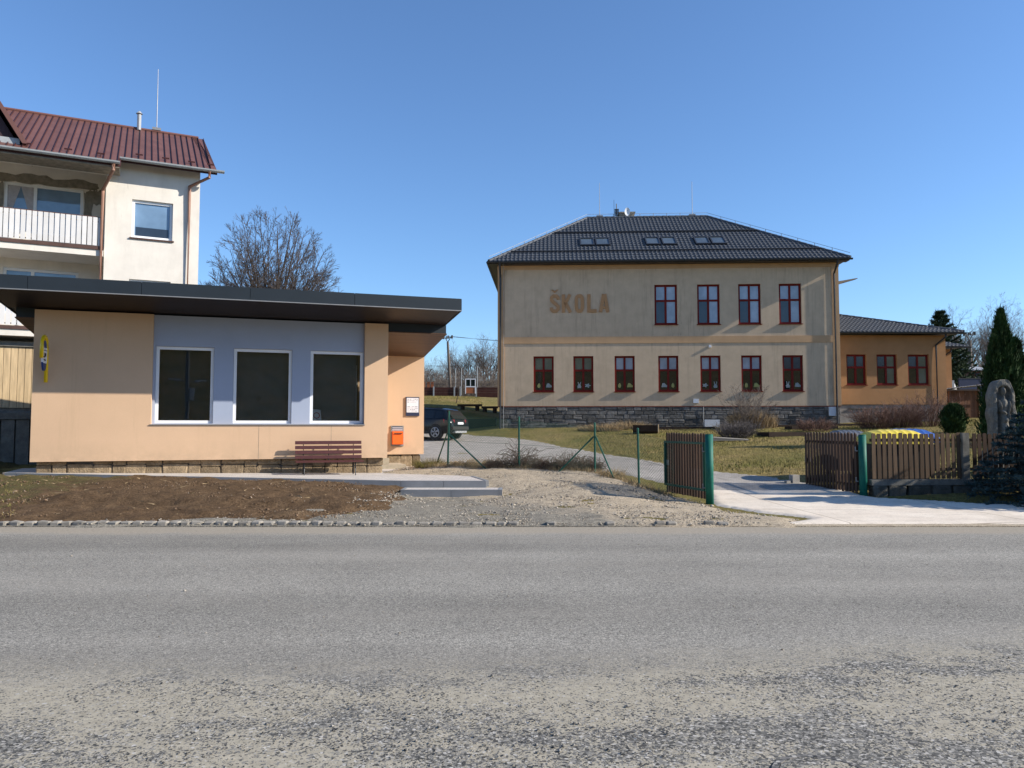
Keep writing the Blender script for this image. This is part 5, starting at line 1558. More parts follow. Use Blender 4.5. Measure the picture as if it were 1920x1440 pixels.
# the tree behind the post office
def dome_tree(seed, z0, rx, rz, zc, limbs=110):
    """a rounded open-grown crown: limbs fan out to a dome and carry finer and finer twigs"""
    rd = random.Random(seed); big, fine = [], []
    big.append((Vector((0, 0, -.3)), Vector((0, 0, z0)), .34, .27))
    def reach(p, d):                               # distance from p along d to the dome
        lo_, hi_ = 0.0, 9.0
        for _ in range(22):
            m_ = (lo_ + hi_) / 2; q = p + d * m_
            if (q.x ** 2 + q.y ** 2) / rx ** 2 + ((q.z - zc) / rz) ** 2 < 1 and q.z < zc + rz: lo_ = m_
            else: hi_ = m_
        return lo_
    def run(p, d, L, r0, r1, n, store, up, wob):
        pts = [(p, d)]
        for k in range(n):
            d = (d + Vector((rd.gauss(0, wob), rd.gauss(0, wob), rd.gauss(0, wob) + up))).normalized()
            e = p + d * (L / n)
            store.append((p, e, r0 + (r1 - r0) * k / n, r0 + (r1 - r0) * (k + 1) / n))
            p = e; pts.append((p, d))
        return pts
    def off(d, ang):
        q = d.orthogonal().normalized(); q.rotate(Matrix.Rotation(rd.uniform(0, 6.283), 3, d))
        return (d * math.cos(ang) + q * math.sin(ang)).normalized()
    for i in range(limbs):
        th = R(80) * math.sqrt((i + .5) / limbs); ph = i * 2.39996 + rd.uniform(-.2, .2)
        d = Vector((math.sin(th) * math.cos(ph), math.sin(th) * math.sin(ph), math.cos(th)))
        p = Vector((0, 0, z0 - rd.random() * .6))
        L = reach(p, d) * rd.uniform(.93, 1.02)
        pts = run(p, d, L, (.10 if i % 5 == 0 else .045) + .02 * rd.random(), .012, 8, big, .035, .045)
        for c in range(13):
            t = .30 + .70 * (c + rd.random()) / 13
            k = min(int(t * 8), 7); q, dd = pts[k][0].lerp(pts[k + 1][0], t * 8 - k), pts[k + 1][1]
            nd = off(dd, rd.uniform(.4, .85))
            L2 = min(L * .36 * (1.15 - .6 * t), reach(q, nd)) * rd.uniform(.7, 1.1)
            if L2 < .15: continue
            p2 = run(q, nd, L2, .024 * (1.3 - t), .008, 4, fine, .05, .08)
            for c2 in range(8):
                t2 = .25 + .75 * (c2 + rd.random()) / 8
                k2 = min(int(t2 * 4), 3); q2 = p2[k2][0].lerp(p2[k2 + 1][0], t2 * 4 - k2)
                n3 = off(p2[k2 + 1][1], rd.uniform(.35, .8)); L3 = rd.uniform(.25, .65) * (1.2 - .5 * t2)
                p3 = run(q2, n3, L3, .009, .006, 2, fine, .06, .08)
                for c3 in range(2):
                    fine.append((p3[1][0], p3[1][0] + off(p3[1][1], rd.uniform(.35, .7)) * L3 * .5, .006, .004))
    return big, fine
b, f = dome_tree(11, 4.6, 3.85, 5.0, 7.2)
t0, _ = tree('bare_tree', at(515, 500, 44).x, 44, b, f, 'large bare domed tree rising behind the kiosk roof', mf='twig')
# mistletoe-like dark tufts caught in it
# far trees: a few kinds of skeleton, each copy its own tree
kinds = []
for sd, hh, spr, stems in ((21, 9, .95, 2), (22, 10, .8, 1), (23, 7, 1.05, 3), (24, 8.5, .9, 4)):
    b, f = grow(sd, hh, spr, .8, .16, 4, stems, .32, (8, 6, 4, 3), .52, .24)
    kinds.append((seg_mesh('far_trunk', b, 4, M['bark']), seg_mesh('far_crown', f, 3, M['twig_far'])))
far = [(797, 86, 0, .62), (806, 95, 2, .8), (818, 100, 3, .72), (828, 104, 0, .78), (845, 98, 1, .95), (852, 93, 3, 1.0), (862, 101, 2, 1.1), (872, 92, 1, .98), (881, 96, 0, 1.05), (889, 90, 3, 1.15), (899, 96, 1, 1.1), (907, 92, 0, 1.22), (916, 99, 2, 1.25), (924, 90, 3, 1.2), (931, 100, 1, 1.55), (787, 92, 1, .8), (768, 98, 3, .9)]
for i, (px, Y, k, s) in enumerate(far):
    tree('field_tree', xat(px, Y), Y, None, None, 'bare tree in the row beyond the playing field, left of the school', 'tree', 'bare trees beyond the playing field', s * .74, i * 1.3, meshes=kinds[k])
far2 = [(1788, 80, 0, .95), (1797, 92, 3, 1.05), (1806, 84, 2, 1.0), (1814, 97, 1, .95), (1831, 88, 3, .78), (1840, 98, 2, 1.0), (1850, 90, 0, .85), (1862, 92, 1, .9), (1878, 88, 3, .95), (1895, 94, 0, 1.0), (1912, 90, 2, 1.05), (1930, 96, 1, 1.1)]
for i, (px, Y, k, s) in enumerate(far2):
    tree('hedge_tree', xat(px, Y), Y, None, None, 'bare tree in the thicket beyond the shed, right of the annex', 'tree', 'bare trees beyond the shed', s, i * 1.7 + .4, meshes=kinds[k])
b, f = grow(31, 12, .9, 3, .10, 4, 2, .25, (9, 6, 4, 3), .5, .22)
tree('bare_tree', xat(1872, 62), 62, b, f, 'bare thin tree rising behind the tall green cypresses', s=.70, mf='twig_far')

def conifer_points(n, height, rad, prof, lump=.18, seed=1):
    r_ = np.random.default_rng(seed)
    t = r_.random(n) ** .8
    a = r_.random(n) * 2 * math.pi
    rr = rad * prof(t) * (1 + lump * np.sin(a * 5 + t * 14 + seed) + lump * .6 * np.sin(a * 11 - t * 31)) * (r_.random(n) ** .22)
    return np.stack([rr * np.cos(a), rr * np.sin(a), t * height], 1), a, t, r_
def thuja(X, Y, height, rad, n, label, group, blade=.22, seed=1, wd=.07, nm='cypress', cat='tree', mt='thuja', prof=None):
    o = empty(nm, (X, Y, h(X, Y)), 0, label, cat, group)
    prof = prof or (lambda t: np.minimum(1, (t + .08) * 6) * (1 - t ** 1.6) ** .9)
    P, a, t, r_ = conifer_points(n, height, rad, prof, .20, seed)
    P[:, :2] *= (1 + .16 * (r_.random(n) ** 6))[:, None]
    d = np.stack([np.cos(a) * .45, np.sin(a) * .45, np.full(n, 1.0)], 1) + r_.normal(size=(n, 3)) * .28
    d /= np.linalg.norm(d, axis=1)[:, None]
    link('foliage', blades(P - d * blade * .3, P + d * blade * .8 * (.5 + r_.random((n, 1)) + 1.2 * r_.random((n, 1)) ** 10), wd * (.7 + .6 * r_.random(n)), M[mt], 'foliage'), o)
    # inner mass so that no sky shows through the heart of the plant
    mb = MB(); K = 14; N = 14
    for i in range(N + 1):
        tt = i / N
        rr = rad * float(prof(np.array([tt]))[0]) * .82 + .01
        for k in range(K):
            an = 2 * math.pi * k / K
            mb.v.append((rr * math.cos(an) * (1 + .2 * math.sin(an * 5 + tt * 14 + seed)), rr * math.sin(an) * (1 + .2 * math.sin(an * 5 + tt * 14 + seed)), tt * height * .97))
    for i in range(N):
        for k in range(K): mb.f.append((i * K + k, i * K + (k + 1) % K, (i + 1) * K + (k + 1) % K, (i + 1) * K + k))
    mb.build('inner_foliage', M[mt], o, True)
    MB().tube([(0, 0, -.1), (0, 0, height * .5)], [.09, .03], 7).build('trunk', M['bark'], o)
    return o
Yt = 27.5
thuja(xat(1882, Yt), Yt, at(960, 586, Yt).z - h(16, Yt), .74, 12000, 'tallest dark green cypress behind the carved stone', 'tall cypresses', .2, 1, .06)
thuja(xat(1908, Yt + .4), Yt + .4, at(960, 640, Yt).z - h(16, Yt), .66, 9000, 'shorter dark green cypress at the right edge of the picture', 'tall cypresses', .2, 2, .06)
thuja(xat(1868, Yt - .4), Yt - .4, at(960, 636, Yt).z - h(16, Yt), .42, 6000, 'narrow cypress on the left flank of the tallest one', 'tall cypresses', .18, 3, .06)
thuja(xat(1787, 33), 33, at(960, 758, 33).z - h(19, 33), .46, 6000, 'small round clipped thuja on the lawn before the shed', None, .10, 4, .035, 'thuja_ball', 'shrub', 'thuja', lambda t: np.sqrt(np.clip(1 - ((t - .45) / .56) ** 2, 0, 1)))

def spruce(X, Y, height, rad, n_whorl, label, mt, seed, needle=.10, dens=34, nm='spruce_tree', droop=.25, z=None, upt=0.0, core=0.0):
    r_ = random.Random(seed)
    o = empty(nm, (X, Y, h(X, Y) if z is None else z), 0, label, 'tree')
    segs, base, tip = [], [], []
    for i in range(n_whorl):
        t = (i + .3) / n_whorl
        zc = .12 + height * t
        L = rad * (1 - t) ** .85 + .06
        nb = 9 if t < .5 else 6
        for k in range(nb):
            a = 2 * math.pi * (k + r_.random() * .7) / nb
            pts = []
            for q in range(6):
                s = q / 5
                pts.append(Vector((math.cos(a) * L * s, math.sin(a) * L * s, zc - droop * L * (s - .7 * s * s) + upt * L * s * s + r_.gauss(0, .015))))
            for q in range(5):
                segs.append((pts[q], pts[q + 1], .014 * (1 - q / 6) + .004, .014 * (1 - (q + 1) / 6) + .004))
                d = (pts[q + 1] - pts[q]).normalized()
                sd_ = d.cross(Vector((0, 0, 1))).normalized()
                for s2 in (-1, 1):                       # side twigs
                    tw = (d * .8 + sd_ * s2 * .9 + Vector((0, 0, r_.uniform(-.25, .15)))).normalized()
                    Lt = L * .30 * (1.1 - q / 6) * r_.uniform(.7, 1.2)
                    e = pts[q + 1] + tw * Lt
                    segs.append((pts[q + 1], e, .005, .003))
                    for m_ in range(int(dens * .55)):
                        s3 = r_.random(); p = pts[q + 1].lerp(e, s3)
                        base.append(p); tip.append(p + (tw * .7 + Vector((r_.gauss(0, .6), r_.gauss(0, .6), r_.gauss(0, .5) + .25))).normalized() * needle * r_.uniform(.7, 1.2))
                for m_ in range(int(dens * .45)):
                    p = pts[q].lerp(pts[q + 1], r_.random())
                    base.append(p); tip.append(p + (d * .7 + Vector((r_.gauss(0, .6), r_.gauss(0, .6), r_.gauss(0, .5) + .25))).normalized() * needle * r_.uniform(.7, 1.2))
    link('crown', blades(np.array([tuple(p) for p in base]), np.array([tuple(p) for p in tip]), needle * .30, M[mt], 'crown'), o)
    if core:
        mb = MB(); K = 16; N = 12
        for i in range(N + 1):
            tt = i / N
            for k in range(K):
                an = 2 * math.pi * k / K; rr = rad * core * (1 - tt) ** .85 * (1 + .2 * math.sin(an * 4 + tt * 20)) + .01
                mb.v.append((rr * math.cos(an), rr * math.sin(an), .05 + tt * height * .95))
        for i in range(N):
            for k in range(K): mb.f.append((i * K + k, i * K + (k + 1) % K, (i + 1) * K + (k + 1) % K, (i + 1) * K + k))
        mb.build('inner_foliage', M[mt], o, True)
    segs.append((Vector((0, 0, -.1)), Vector((0, 0, height)), .09, .015))
    link('trunk', seg_mesh('trunk', segs, 4, M['bark']), o)
    return o
spruce(xat(1768, 62), 62, at(960, 585, 62).z - h(35, 62), 2.6, 17, 'grey green spruce standing behind the annex roof', 'spruce', 5, .30, 22, droop=.1, upt=.35)
spruce(11.8, 15.65, 3.3, 2.2, 27, 'low blue green spruce in the foreground by the picket fence', 'blue_spruce', 6, .105, 62, droop=.18, core=.62)

def bush(X, Y, n, rad, ht, label, mt, seed, r0=.012, kids=3, nm='shrub', group=None, spread=.9, twl=.3, yr=None):
    """bare many-stemmed shrub"""
    rd = random.Random(seed); segs = []
    yr = yr or rad
    for i in range(n):
        a = rd.uniform(0, 2 * math.pi); q = math.sqrt(rd.random())
        p = Vector((math.cos(a) * rad * q * .55, math.sin(a) * yr * q * .55, -.03))
        d = Vector((math.cos(a) * q * spread, math.sin(a) * q * spread * yr / rad, 1)).normalized()
        L = ht * rd.uniform(.6, 1.05); m = 4
        for k in range(m):
            d = (d + Vector((rd.gauss(0, .16), rd.gauss(0, .16), rd.gauss(0, .08)))).normalized()
            e = p + d * (L / m)
            segs.append((p, e, r0 * (1 - k / 5), r0 * (1 - (k + 1) / 5)))
            for c in range(kids if k else 1):
                td = (d + Vector((rd.gauss(0, .55), rd.gauss(0, .55), rd.gauss(0, .35)))).normalized()
                tp = p.lerp(e, rd.random()); te = tp + td * twl * rd.uniform(.5, 1.2)
                segs.append((tp, te, r0 * .5, r0 * .2))
                segs.append((tp.lerp(te, .5), tp.lerp(te, .5) + (td + Vector((rd.gauss(0, .6), rd.gauss(0, .6), .2))).normalized() * twl * .5, r0 * .35, r0 * .15))
            p = e
    o = empty(nm, (X, Y, h(X, Y)), 0, label, 'shrub', group)
    link('branches', seg_mesh('branches', segs, 3, M[mt]), o)
    return o
# hedge before the annex
bush(xat(1640, 37), 37, 130, 1.0, 1.15, 'left part of the bare reddish hedge before the annex, beside the raised beds', 'twig_red', 41, .011, 4)
bush(xat(1690, 37.5), 37.5, 130, 1.0, 1.2, 'middle part of the bare reddish hedge before the annex', 'twig_red', 42, .011, 4)
bush(xat(1742, 38), 38, 95, .95, 1.85, 'tall bare shrub before the right corner of the annex', 'twig_red', 43, .012, 4, twl=.4)
bush(xat(1405, 39.2), 39.2, 60, .75, 2.25, 'tall pale bare shrub before the school plinth', 'twig_far', 44, .014, 4, spread=.5, twl=.35)
bush(xat(1380, 33), 33, 150, 1.0, .75, 'low grey brown lavender bush beside the board on the lawn', 'lavender', 45, .010, 5, twl=.22)
bush(xat(1530, 36), 36, 80, 1.0, .6, 'low bare twiggy plant behind the right gate leaf', 'twig_red', 46, .010, 4, twl=.25)
bush(xat(1838, 26), 26, 10, .4, .75, 'small sparse leafless rose bush behind the picket fence', 'twig_red', 47, .008, 2, twl=.18)

def grass_clump(X, Y, n, rx, ry, ht, label, mt, seed, nm='dry_grass_clump', wd=.02, lean=.25):
    r_ = np.random.default_rng(seed)
    a = r_.random(n) * 2 * math.pi; q = np.sqrt(r_.random(n))
    P = np.stack([rx * q * np.cos(a), ry * q * np.sin(a), np.full(n, -.02)], 1)
    hh = ht * (.55 + .6 * r_.random(n)) * (1.15 - .5 * q)
    Tp = P + np.stack([r_.normal(size=n) * lean * hh + .3 * lean * np.cos(a), r_.normal(size=n) * lean * hh, hh], 1)
    o = link(nm, blades(P, Tp, wd, M[mt], nm))
    o.location = (X, Y, h(X, Y))
    setp(o, label, 'grass clump')
    return o
grass_clump(xat(1410, 39.6), 39.6, 2600, 1.25, .5, 1.05, 'dry straw coloured grass clump at the foot of the pale shrub', 'dry_grass', 1)
grass_clump(xat(1125, 40), 40, 2200, 1.05, .5, .42, 'low dry grass clump before the dark stone plinth', 'dry_grass', 2, lean=.6)
grass_clump(xat(1180, 41), 41, 1200, 1.2, .35, .5, 'thin dry grass growing along the foot of the plinth', 'dry_grass', 3, lean=.5)

# dead vines along the chain link fence
def tangle(X, Y, n, rx, ry, ht, label, seed, mt='dead_vine', r0=.006, peak=0.0):
    rd = random.Random(seed); segs = []
    for i in range(n):
        x0 = rd.uniform(-rx, rx); y0 = rd.uniform(-ry, ry)
        p = Vector((x0, y0, rd.uniform(-.03, .1)))
        env = ht * (1 - .5 * abs(x0) / rx) + peak * max(0, 1 - abs(x0 - rx * .1) / (rx * .35))
        d = Vector((rd.gauss(0, .7), rd.gauss(0, .3), 1)).normalized()
        L = env * rd.uniform(.7, 1.5); m = 6
        for k in range(m):
            d = (d + Vector((rd.gauss(0, .35), rd.gauss(0, .25), -.16 * k * .5 + rd.gauss(0, .2)))).normalized()
            e = p + d * (L / m)
            e.z = max(e.z, .01)
            segs.append((p, e, r0, r0 * .8))
            if rd.random() < .5:
                q = e + Vector((rd.gauss(0, .07), rd.gauss(0, .05), rd.gauss(0, .06)))
                segs.append((e, q, r0 * .6, r0 * .3))
            p = e
    o = empty('vine_tangle', (X, Y, h(X, Y)), 0, label, 'dead vines', 'dead vines on the chain link fence')
    link('stems', seg_mesh('stems', segs, 3, M[mt]), o)
tangle(.15, 21.25, 420, .85, .25, .35, 'dead vine heap climbing the second fence post', 51, peak=.45)
tangle(1.55, 20.95, 700, .85, .28, .42, 'dense low mound of dead vines left of the braced fence post', 52)
tangle(-1.0, 21.6, 260, .75, .25, .22, 'thin dry weeds at the foot of the first fence post', 53, 'dry_grass')
tangle(2.55, 19.7, 130, .35, .5, .12, 'sparse dry weeds under the right brace of the fence', 54, 'dry_grass')
grass_clump(-2.35, 22.3, 700, .4, .7, .32, 'weedy grass beside the corner of the kiosk', 'lawn', 5, 'weed_clump', .015, .5)

# ================================================================== GARDEN BEDS AND TIMBER
def bed(pxc, Y, W, D, ht, label, rz=0.0):
    X = xat(pxc, Y)
    o = empty('raised_bed', (X, Y, h(X, Y)), rz, label, 'garden bed', 'dark timber garden beds')
    for nm, b_ in (('board', (-W / 2, W / 2, -D / 2, -D / 2 + .06)), ('board', (-W / 2, W / 2, D / 2 - .06, D / 2)), ('board', (-W / 2, -W / 2 + .06, -D / 2 + .061, D / 2 - .061)), ('board', (W / 2 - .06, W / 2, -D / 2 + .061, D / 2 - .061))):
        pbox(nm, 'timber', o, b_[0], b_[1], b_[2], b_[3], -.15, ht)
    MB().box(-W / 2 + .061, W / 2 - .061, -D / 2 + .061, D / 2 - .061, -.1, ht - .05).build('soil', M['lawn'], o)
    return o
bed(1468, 33.5, 1.9, 1.3, .16, 'nearest dark timber garden bed behind the right gate leaf', R(6))
bed(1520, 38.0, 2.3, .9, .13, 'long dark timber garden bed in the middle before the school vent', R(3))
bed(1485, 40.4, 2.6, .6, .10, 'thin dark timber garden bed close to the school plinth', R(2))
bed(1580, 40.2, 1.9, .7, .12, 'dark timber garden bed below the school corner downpipe', R(2))
bed(1285, 40.3, 2.9, .7, .12, 'long low timber bed edge left of the white cellar hatch', R(-1))
X = xat(1211, 37.5)
tg = empty('log_trough', (X, 37.5, h(X, 37.5)), R(-12), 'hollowed log planter lying on the lawn with pale cut end', 'planter')
mb = MB(); N = 10
pr = [(-.34, .42), (-.30, .12), (-.16, .0), (.16, .0), (.30, .12), (.34, .42), (.24, .40), (.2, .2), (-.2, .2), (-.24, .40)]
mb.prism(pr, lambda p: (-.62, p[0], p[1]), lambda p: (.55, p[0], p[1])); mb.build('trough', M['timber'], tg, fix=True)
MB().prism([(-.34, .45), (-.30, .10), (-.16, -.01), (.16, -.01), (.30, .10), (.34, .45)], lambda p: (.551, p[0], p[1]), lambda p: (.60, p[0], p[1])).build('cut_end', M['fresh_log'], tg, fix=True)
MB().box(-.6, .54, -.23, .23, .201, .33).build('soil', M['dead_vine'], tg)
X = xat(1368, 31.3)
bd = empty('loose_board', (X, 31.3, h(X, 31.3)), R(-5), 'weathered grey board lying on the lawn below the lavender bush', 'board')
MB().hexa([(-.72, -.16, .02), (.72, -.12, .03), (.72, .14, .06), (-.72, .12, .05), (-.72, -.16, .16), (.72, -.12, .07), (.72, .14, .10), (-.72, .12, .19)]).build('plank', M['board_grey'], bd)

# left of the school: shade net fence, kerb, log benches
X0 = -2.75
nf = empty('shade_net_fence', (X0, 43.4, h(X0, 43.4)), R(3), 'low dark green net fence between the car and the school corner', 'fence')
MB().box(-.9, 1.85, -.02, .02, .03, .62).build('net', M['dark_net'], nf)
for x in (-.88, .45, 1.83): MB().tube([(x, .03, -.1), (x, .03, .68)], .025, 6).build('post', M['green_thin'], nf)
kb = MB().box(-4.6, -.9, 44.2, 44.32, 1.3, h(-2.5, 44.2) + .42).build('lawn_kerb', M['kerb']); setp(kb, kind='structure')
for i, (pa_, pb_, yy, lb) in enumerate(((858, 904, 50.5, 'dark log bench on the slope right behind the car'), (903, 934, 50.0, 'dark log bench on the slope touching the school corner'))):
    xa, xb = xat(pa_, yy), xat(pb_, yy); g = h((xa + xb) / 2, yy)
    o = empty('log_bench', ((xa + xb) / 2, yy, g), R(-2), lb, 'bench', 'log benches on the slope')
    L = (xb - xa) / 2
    MB().box(-L, L, -.16, .16, .26, .40).build('seat', M['timber'], o)
    for s in (-.6, .6): MB().tube([(s * L, 0, -.05), (s * L, 0, .255)], .14, 8).build('leg', M['timber'], o)
# young tree with stake
X = xat(855, 58); sp_ = empty('young_tree', (X, 58, h(X, 58)), 0, 'thin young tree leaning on the grass slope', 'tree')
MB().tube([(0, 0, -.1), (.12, 0, .55), (.2, 0, 1.2)], [.045, .035, .015], 6).build('trunk', M['bark'], sp_)
link('crown', seg_mesh('crown', [(Vector((.18, 0, .9)), Vector((.18 + random.gauss(0, .25), random.gauss(0, .25), 1.3 + random.random() * .5)), .008, .003) for _ in range(14)], 3, M['twig']), sp_)

# playing field boards, posts, goal
def zf(Y, py): return at(960, py, Y).z
YF = 72.0
fb = empty('field_boards', (xat(790, YF), YF, 0), R(0), 'low dark red boards around the playing field', 'barrier')
zb, zt = zf(YF, 741), zf(YF, 726)
def fx(px): return xat(px, YF) - xat(790, YF)
for a, b in ((760, 812), (814, 850), (853, 861), (894, 940)):
    nrow = 3
    for k in range(nrow):
        hh = (zt - zb) / nrow
        pbox('board', 'field_board', fb, fx(a), fx(b), 0, .06, zb + k * hh - (.5 if k == 0 else 0), zb + (k + 1) * hh - .015)
for px in (813, 852, 863, 893): pbox('post', 'pale_gutter', fb, fx(px) - .06, fx(px) + .06, -.08, -.01, zb - .2, zt + .06)
for px, top in ((863, 690), (893, 686), (852, 690)): MB().tube([(fx(px) + .1, .1, zb), (fx(px) + .1, .1, zf(YF, top))], .03, 6).build('net_post', M['pale_gutter'], fb)
mb = MB()
for k in range(3): mb.tube([(fx(797), .1, zf(YF, 686 + k * 17)), (fx(940), .1, zf(YF, 686 + k * 17))], .015, 4)
mb.build('net_rope', M['black_metal'], fb)
for i, px in enumerate((796, 805, 812)):
    MB().box(fx(px) - .25 if i else fx(px) - .6, fx(px), .3, .36, zb, zf(YF, 716)).build('orange_panel', M['orange_board'], fb)
gl = empty('goal_frame', (xat(882, 71), 71, 0), R(0), 'white framed goal with orange brown lower panel on the field edge', 'goal')
W2, zb2, zt2, zm = xat(892, 71) - xat(882, 71), zf(71, 738), zf(71, 710), zf(71, 725)
MB().box(-W2, -W2 + .08, 0, .08, zb2, zt2).box(W2 - .08, W2, 0, .08, zb2, zt2).box(-W2 + .081, W2 - .081, 0, .08, zt2 - .08, zt2).box(-W2 + .081, W2 - .081, .002, .08, zm - .05, zm + .05).box(-.03, .03, .003, .07, zm + .051, zt2 - .081).build('frame', M['white_paint'], gl)
MB().box(-W2 + .081, W2 - .081, .03, .07, zb2 + .03, zm - .051).build('panel', M['orange_board'], gl)
MB().box(-W2 + .081, -.031, .035, .05, zm + .051, zt2 - .081).box(.031, W2 - .081, .035, .05, zm + .051, zt2 - .081).build('net', M['dark_net'], gl)

# utility poles and wires
def upole(px, Y, py_top, r, armw, label, steel=False, tilt=0.0):
    X = xat(px, Y); g = h(X, Y); T = zf(Y, py_top) - g
    o = empty('utility_pole', (X, Y, g), R(8), label, 'pole', 'utility poles')
    yk = T - armw * .42
    MB().tube([(tilt, 0, -.2), (0, 0, yk)], [r * 1.25, r * .9], 8).build('shaft', M['pole_wood'], o)
    MB().tube([(0, 0, yk), (-armw * .25, 0, T)], .05, 6).tube([(0, 0, yk), (armw * .25, 0, T)], .05, 6).build('strut', M['black_metal'], o)
    MB().tube([(-armw * .5, 0, T - .0), (armw * .5, 0, T + armw * .09)], .05, 6).build('crossarm', M['black_metal'], o)
    for s in (-.48, -.4, -.08, .08, .4, .48):
        MB().tube([(armw * s, 0, T + armw * (.045 + .09 * s) - .12), (armw * s, 0, T + armw * (.045 + .09 * s) + .22)], .07, 6).build('insulator', M['black_metal'], o)
    return o, Vector((X, Y, g + T))
p1, top1 = upole(839, 80, 634, .13, 1.0, 'wooden utility pole with forked crossarm left of the school', tilt=.35)
p2, top2 = upole(1822, 78, 628, .17, 1.35, 'wooden utility pole with forked crossarm right of the annex')
X = xat(1856, 95); g = h(X, 95)
o = empty('utility_pole', (X, 95, g), 0, 'thin distant utility pole with flat crossarm left of the cypresses', 'pole', 'utility poles')
MB().tube([(0, 0, -.2), (0, 0, zf(95, 640) - g)], .1, 7).build('shaft', M['pole_wood'], o)
MB().tube([(-.9, 0, zf(95, 642) - g), (.6, 0, zf(95, 641) - g)], .05, 6).build('crossarm', M['black_metal'], o)
def wire(a, b, sag, label, grp='overhead wires'):
    a, b = Vector(a), Vector(b); pts = []
    for k in range(13):
        t = k / 12; p = a.lerp(b, t); p.z -= sag * 4 * t * (1 - t); pts.append(p)
    o = MB().tube(pts, .012, 4).build('overhead_wire', M['black_metal']); setp(o, label, 'wire', grp)
for k in range(3): wire(top1 + Vector(((k - 1) * .45, 0, .2)), Vector((18, 100, zf(100, 642) + (1 - k) * .35)), .5, ('upper', 'middle', 'lowest')[k] + ' overhead wire running right from the pole left of the school')
wire(top2 + Vector((0, 0, -.9)), Vector((xat(1940, 84), 84, zf(84, 636))), .4, 'thin overhead wire running right from the pole near the cypresses')
wire(top2 + Vector((.5, 0, .1)), Vector((xat(1960, 84), 84, zf(84, 628))), .4, 'upper overhead wire behind the cypress tops')

# shed, greenhouse, hut on the right
YS = 45.0
sx0, sx1 = xat(1779, YS), xat(1836, YS)
shd = empty('garden_shed', (sx0, YS, h(sx0, YS)), R(2), 'brown board garden shed with grey corrugated roof', 'shed')
Ws = sx1 - sx0; hs = zf(YS, 730) - h(sx0, YS)
x = 0; k = 0
MB().box(.0, Ws, .03, 2.6, 0, hs - .05).build('wall', M['timber'], shd)
while x < Ws - .02:
    pbox('board', 'shed_wood', shd, x, min(x + .15, Ws), .0, .028, .03, hs); x += .158
for x in (0.02, Ws, Ws + 1.6): MB().box(x - .05, x + .05, -.08, -.002, 0, hs + (.1 if x < Ws else .3)).build('post', M['shed_wood'], shd)
mb = MB(); n = 40; Lr = Ws + 2.0
for i in range(n + 1):
    u = i / n; xx = -.3 + Lr * u; zz = hs + .02 + .42 * u + .035 * (i % 2)
    mb.v.extend([(xx, -.35, zz), (xx, 2.9, zz - .1)])
for i in range(n): mb.f.append((2 * i, 2 * i + 2, 2 * i + 3, 2 * i + 1))
me = mb.build('roof', M['corrugated'], shd)
md = me.modifiers.new('thickness', 'SOLIDIFY'); md.thickness = .02
MB().box(-.3, -.3 + Lr, -.33, -.29, hs - .1, hs - .02).build('eave_board', M['timber'], shd)
for zz in (.5, 1.1): MB().tube([(Ws + .1, 0, zz), (Ws + 1.6, 0, zz + .1)], .03, 6).build('rail', M['pole_wood'], shd)
gx_, gY = xat(1781, 55), 55
gh = empty('polytunnel', (gx_, gY, h(gx_, gY)), 0, 'silvery rounded polytunnel greenhouse behind the shed', 'greenhouse')
mb = MB(); rg = zf(55, 706) - h(gx_, gY); K = 12
for k in range(K + 1):
    a = math.pi * k / K
    for yy in (0, 4): mb.v.append((-.3 + .95 * math.cos(a), yy, rg * math.sin(a) ** .8))
for k in range(K): mb.f.append((2 * k, 2 * k + 1, 2 * k + 3, 2 * k + 2))
mb.f.append(tuple(2 * k for k in range(K + 1)))
mb.build('cover', M['corrugated'], gh, True)
MB().box(-.1, .35, -.04, -.005, rg * .5, rg * .86).build('vent_flap', M['galv'], gh)
dw = empty('dark_wall', (xat(1800, 58), 58, h(27, 58)), 0, 'long low dark tarpaulin wall behind the shed roof', 'wall')
MB().box(0, 5.2, 0, .15, 0, zf(58, 711) - h(27, 58)).build('sheet', M['dark_frame'], dw)
MB().box(-.05, 5.25, -.02, .17, zf(58, 711) - h(27, 58) + .002, zf(58, 710) - h(27, 58)+.05).build('top_rail', M['black_metal'], dw)
hx0 = xat(1824, 76)
hut = empty('red_hut', (hx0, 76, h(hx0 + 1, 76)), R(-3), 'small dark red wooden hut with pale roof near the pole', 'hut')
hz = zf(76, 695) - h(hx0 + 1, 76)
MB().box(0, 1.6, 0, 2, -.3, hz).build('wall', M['hut_red'], hut)
MB().box(.35, .9, -.03, -.003, .1, hz - .25).build('door', M['black_metal'], hut)
MB().hexa([(-.15, -.3, hz), (1.8, -.3, hz), (1.8, 2.2, hz + .3), (-.15, 2.2, hz + .3), (-.15, -.3, hz + .08), (1.8, -.3, hz + .08), (1.8, 2.2, hz + .55), (-.15, 2.2, hz + .55)]).build('roof', M['galv'], hut)

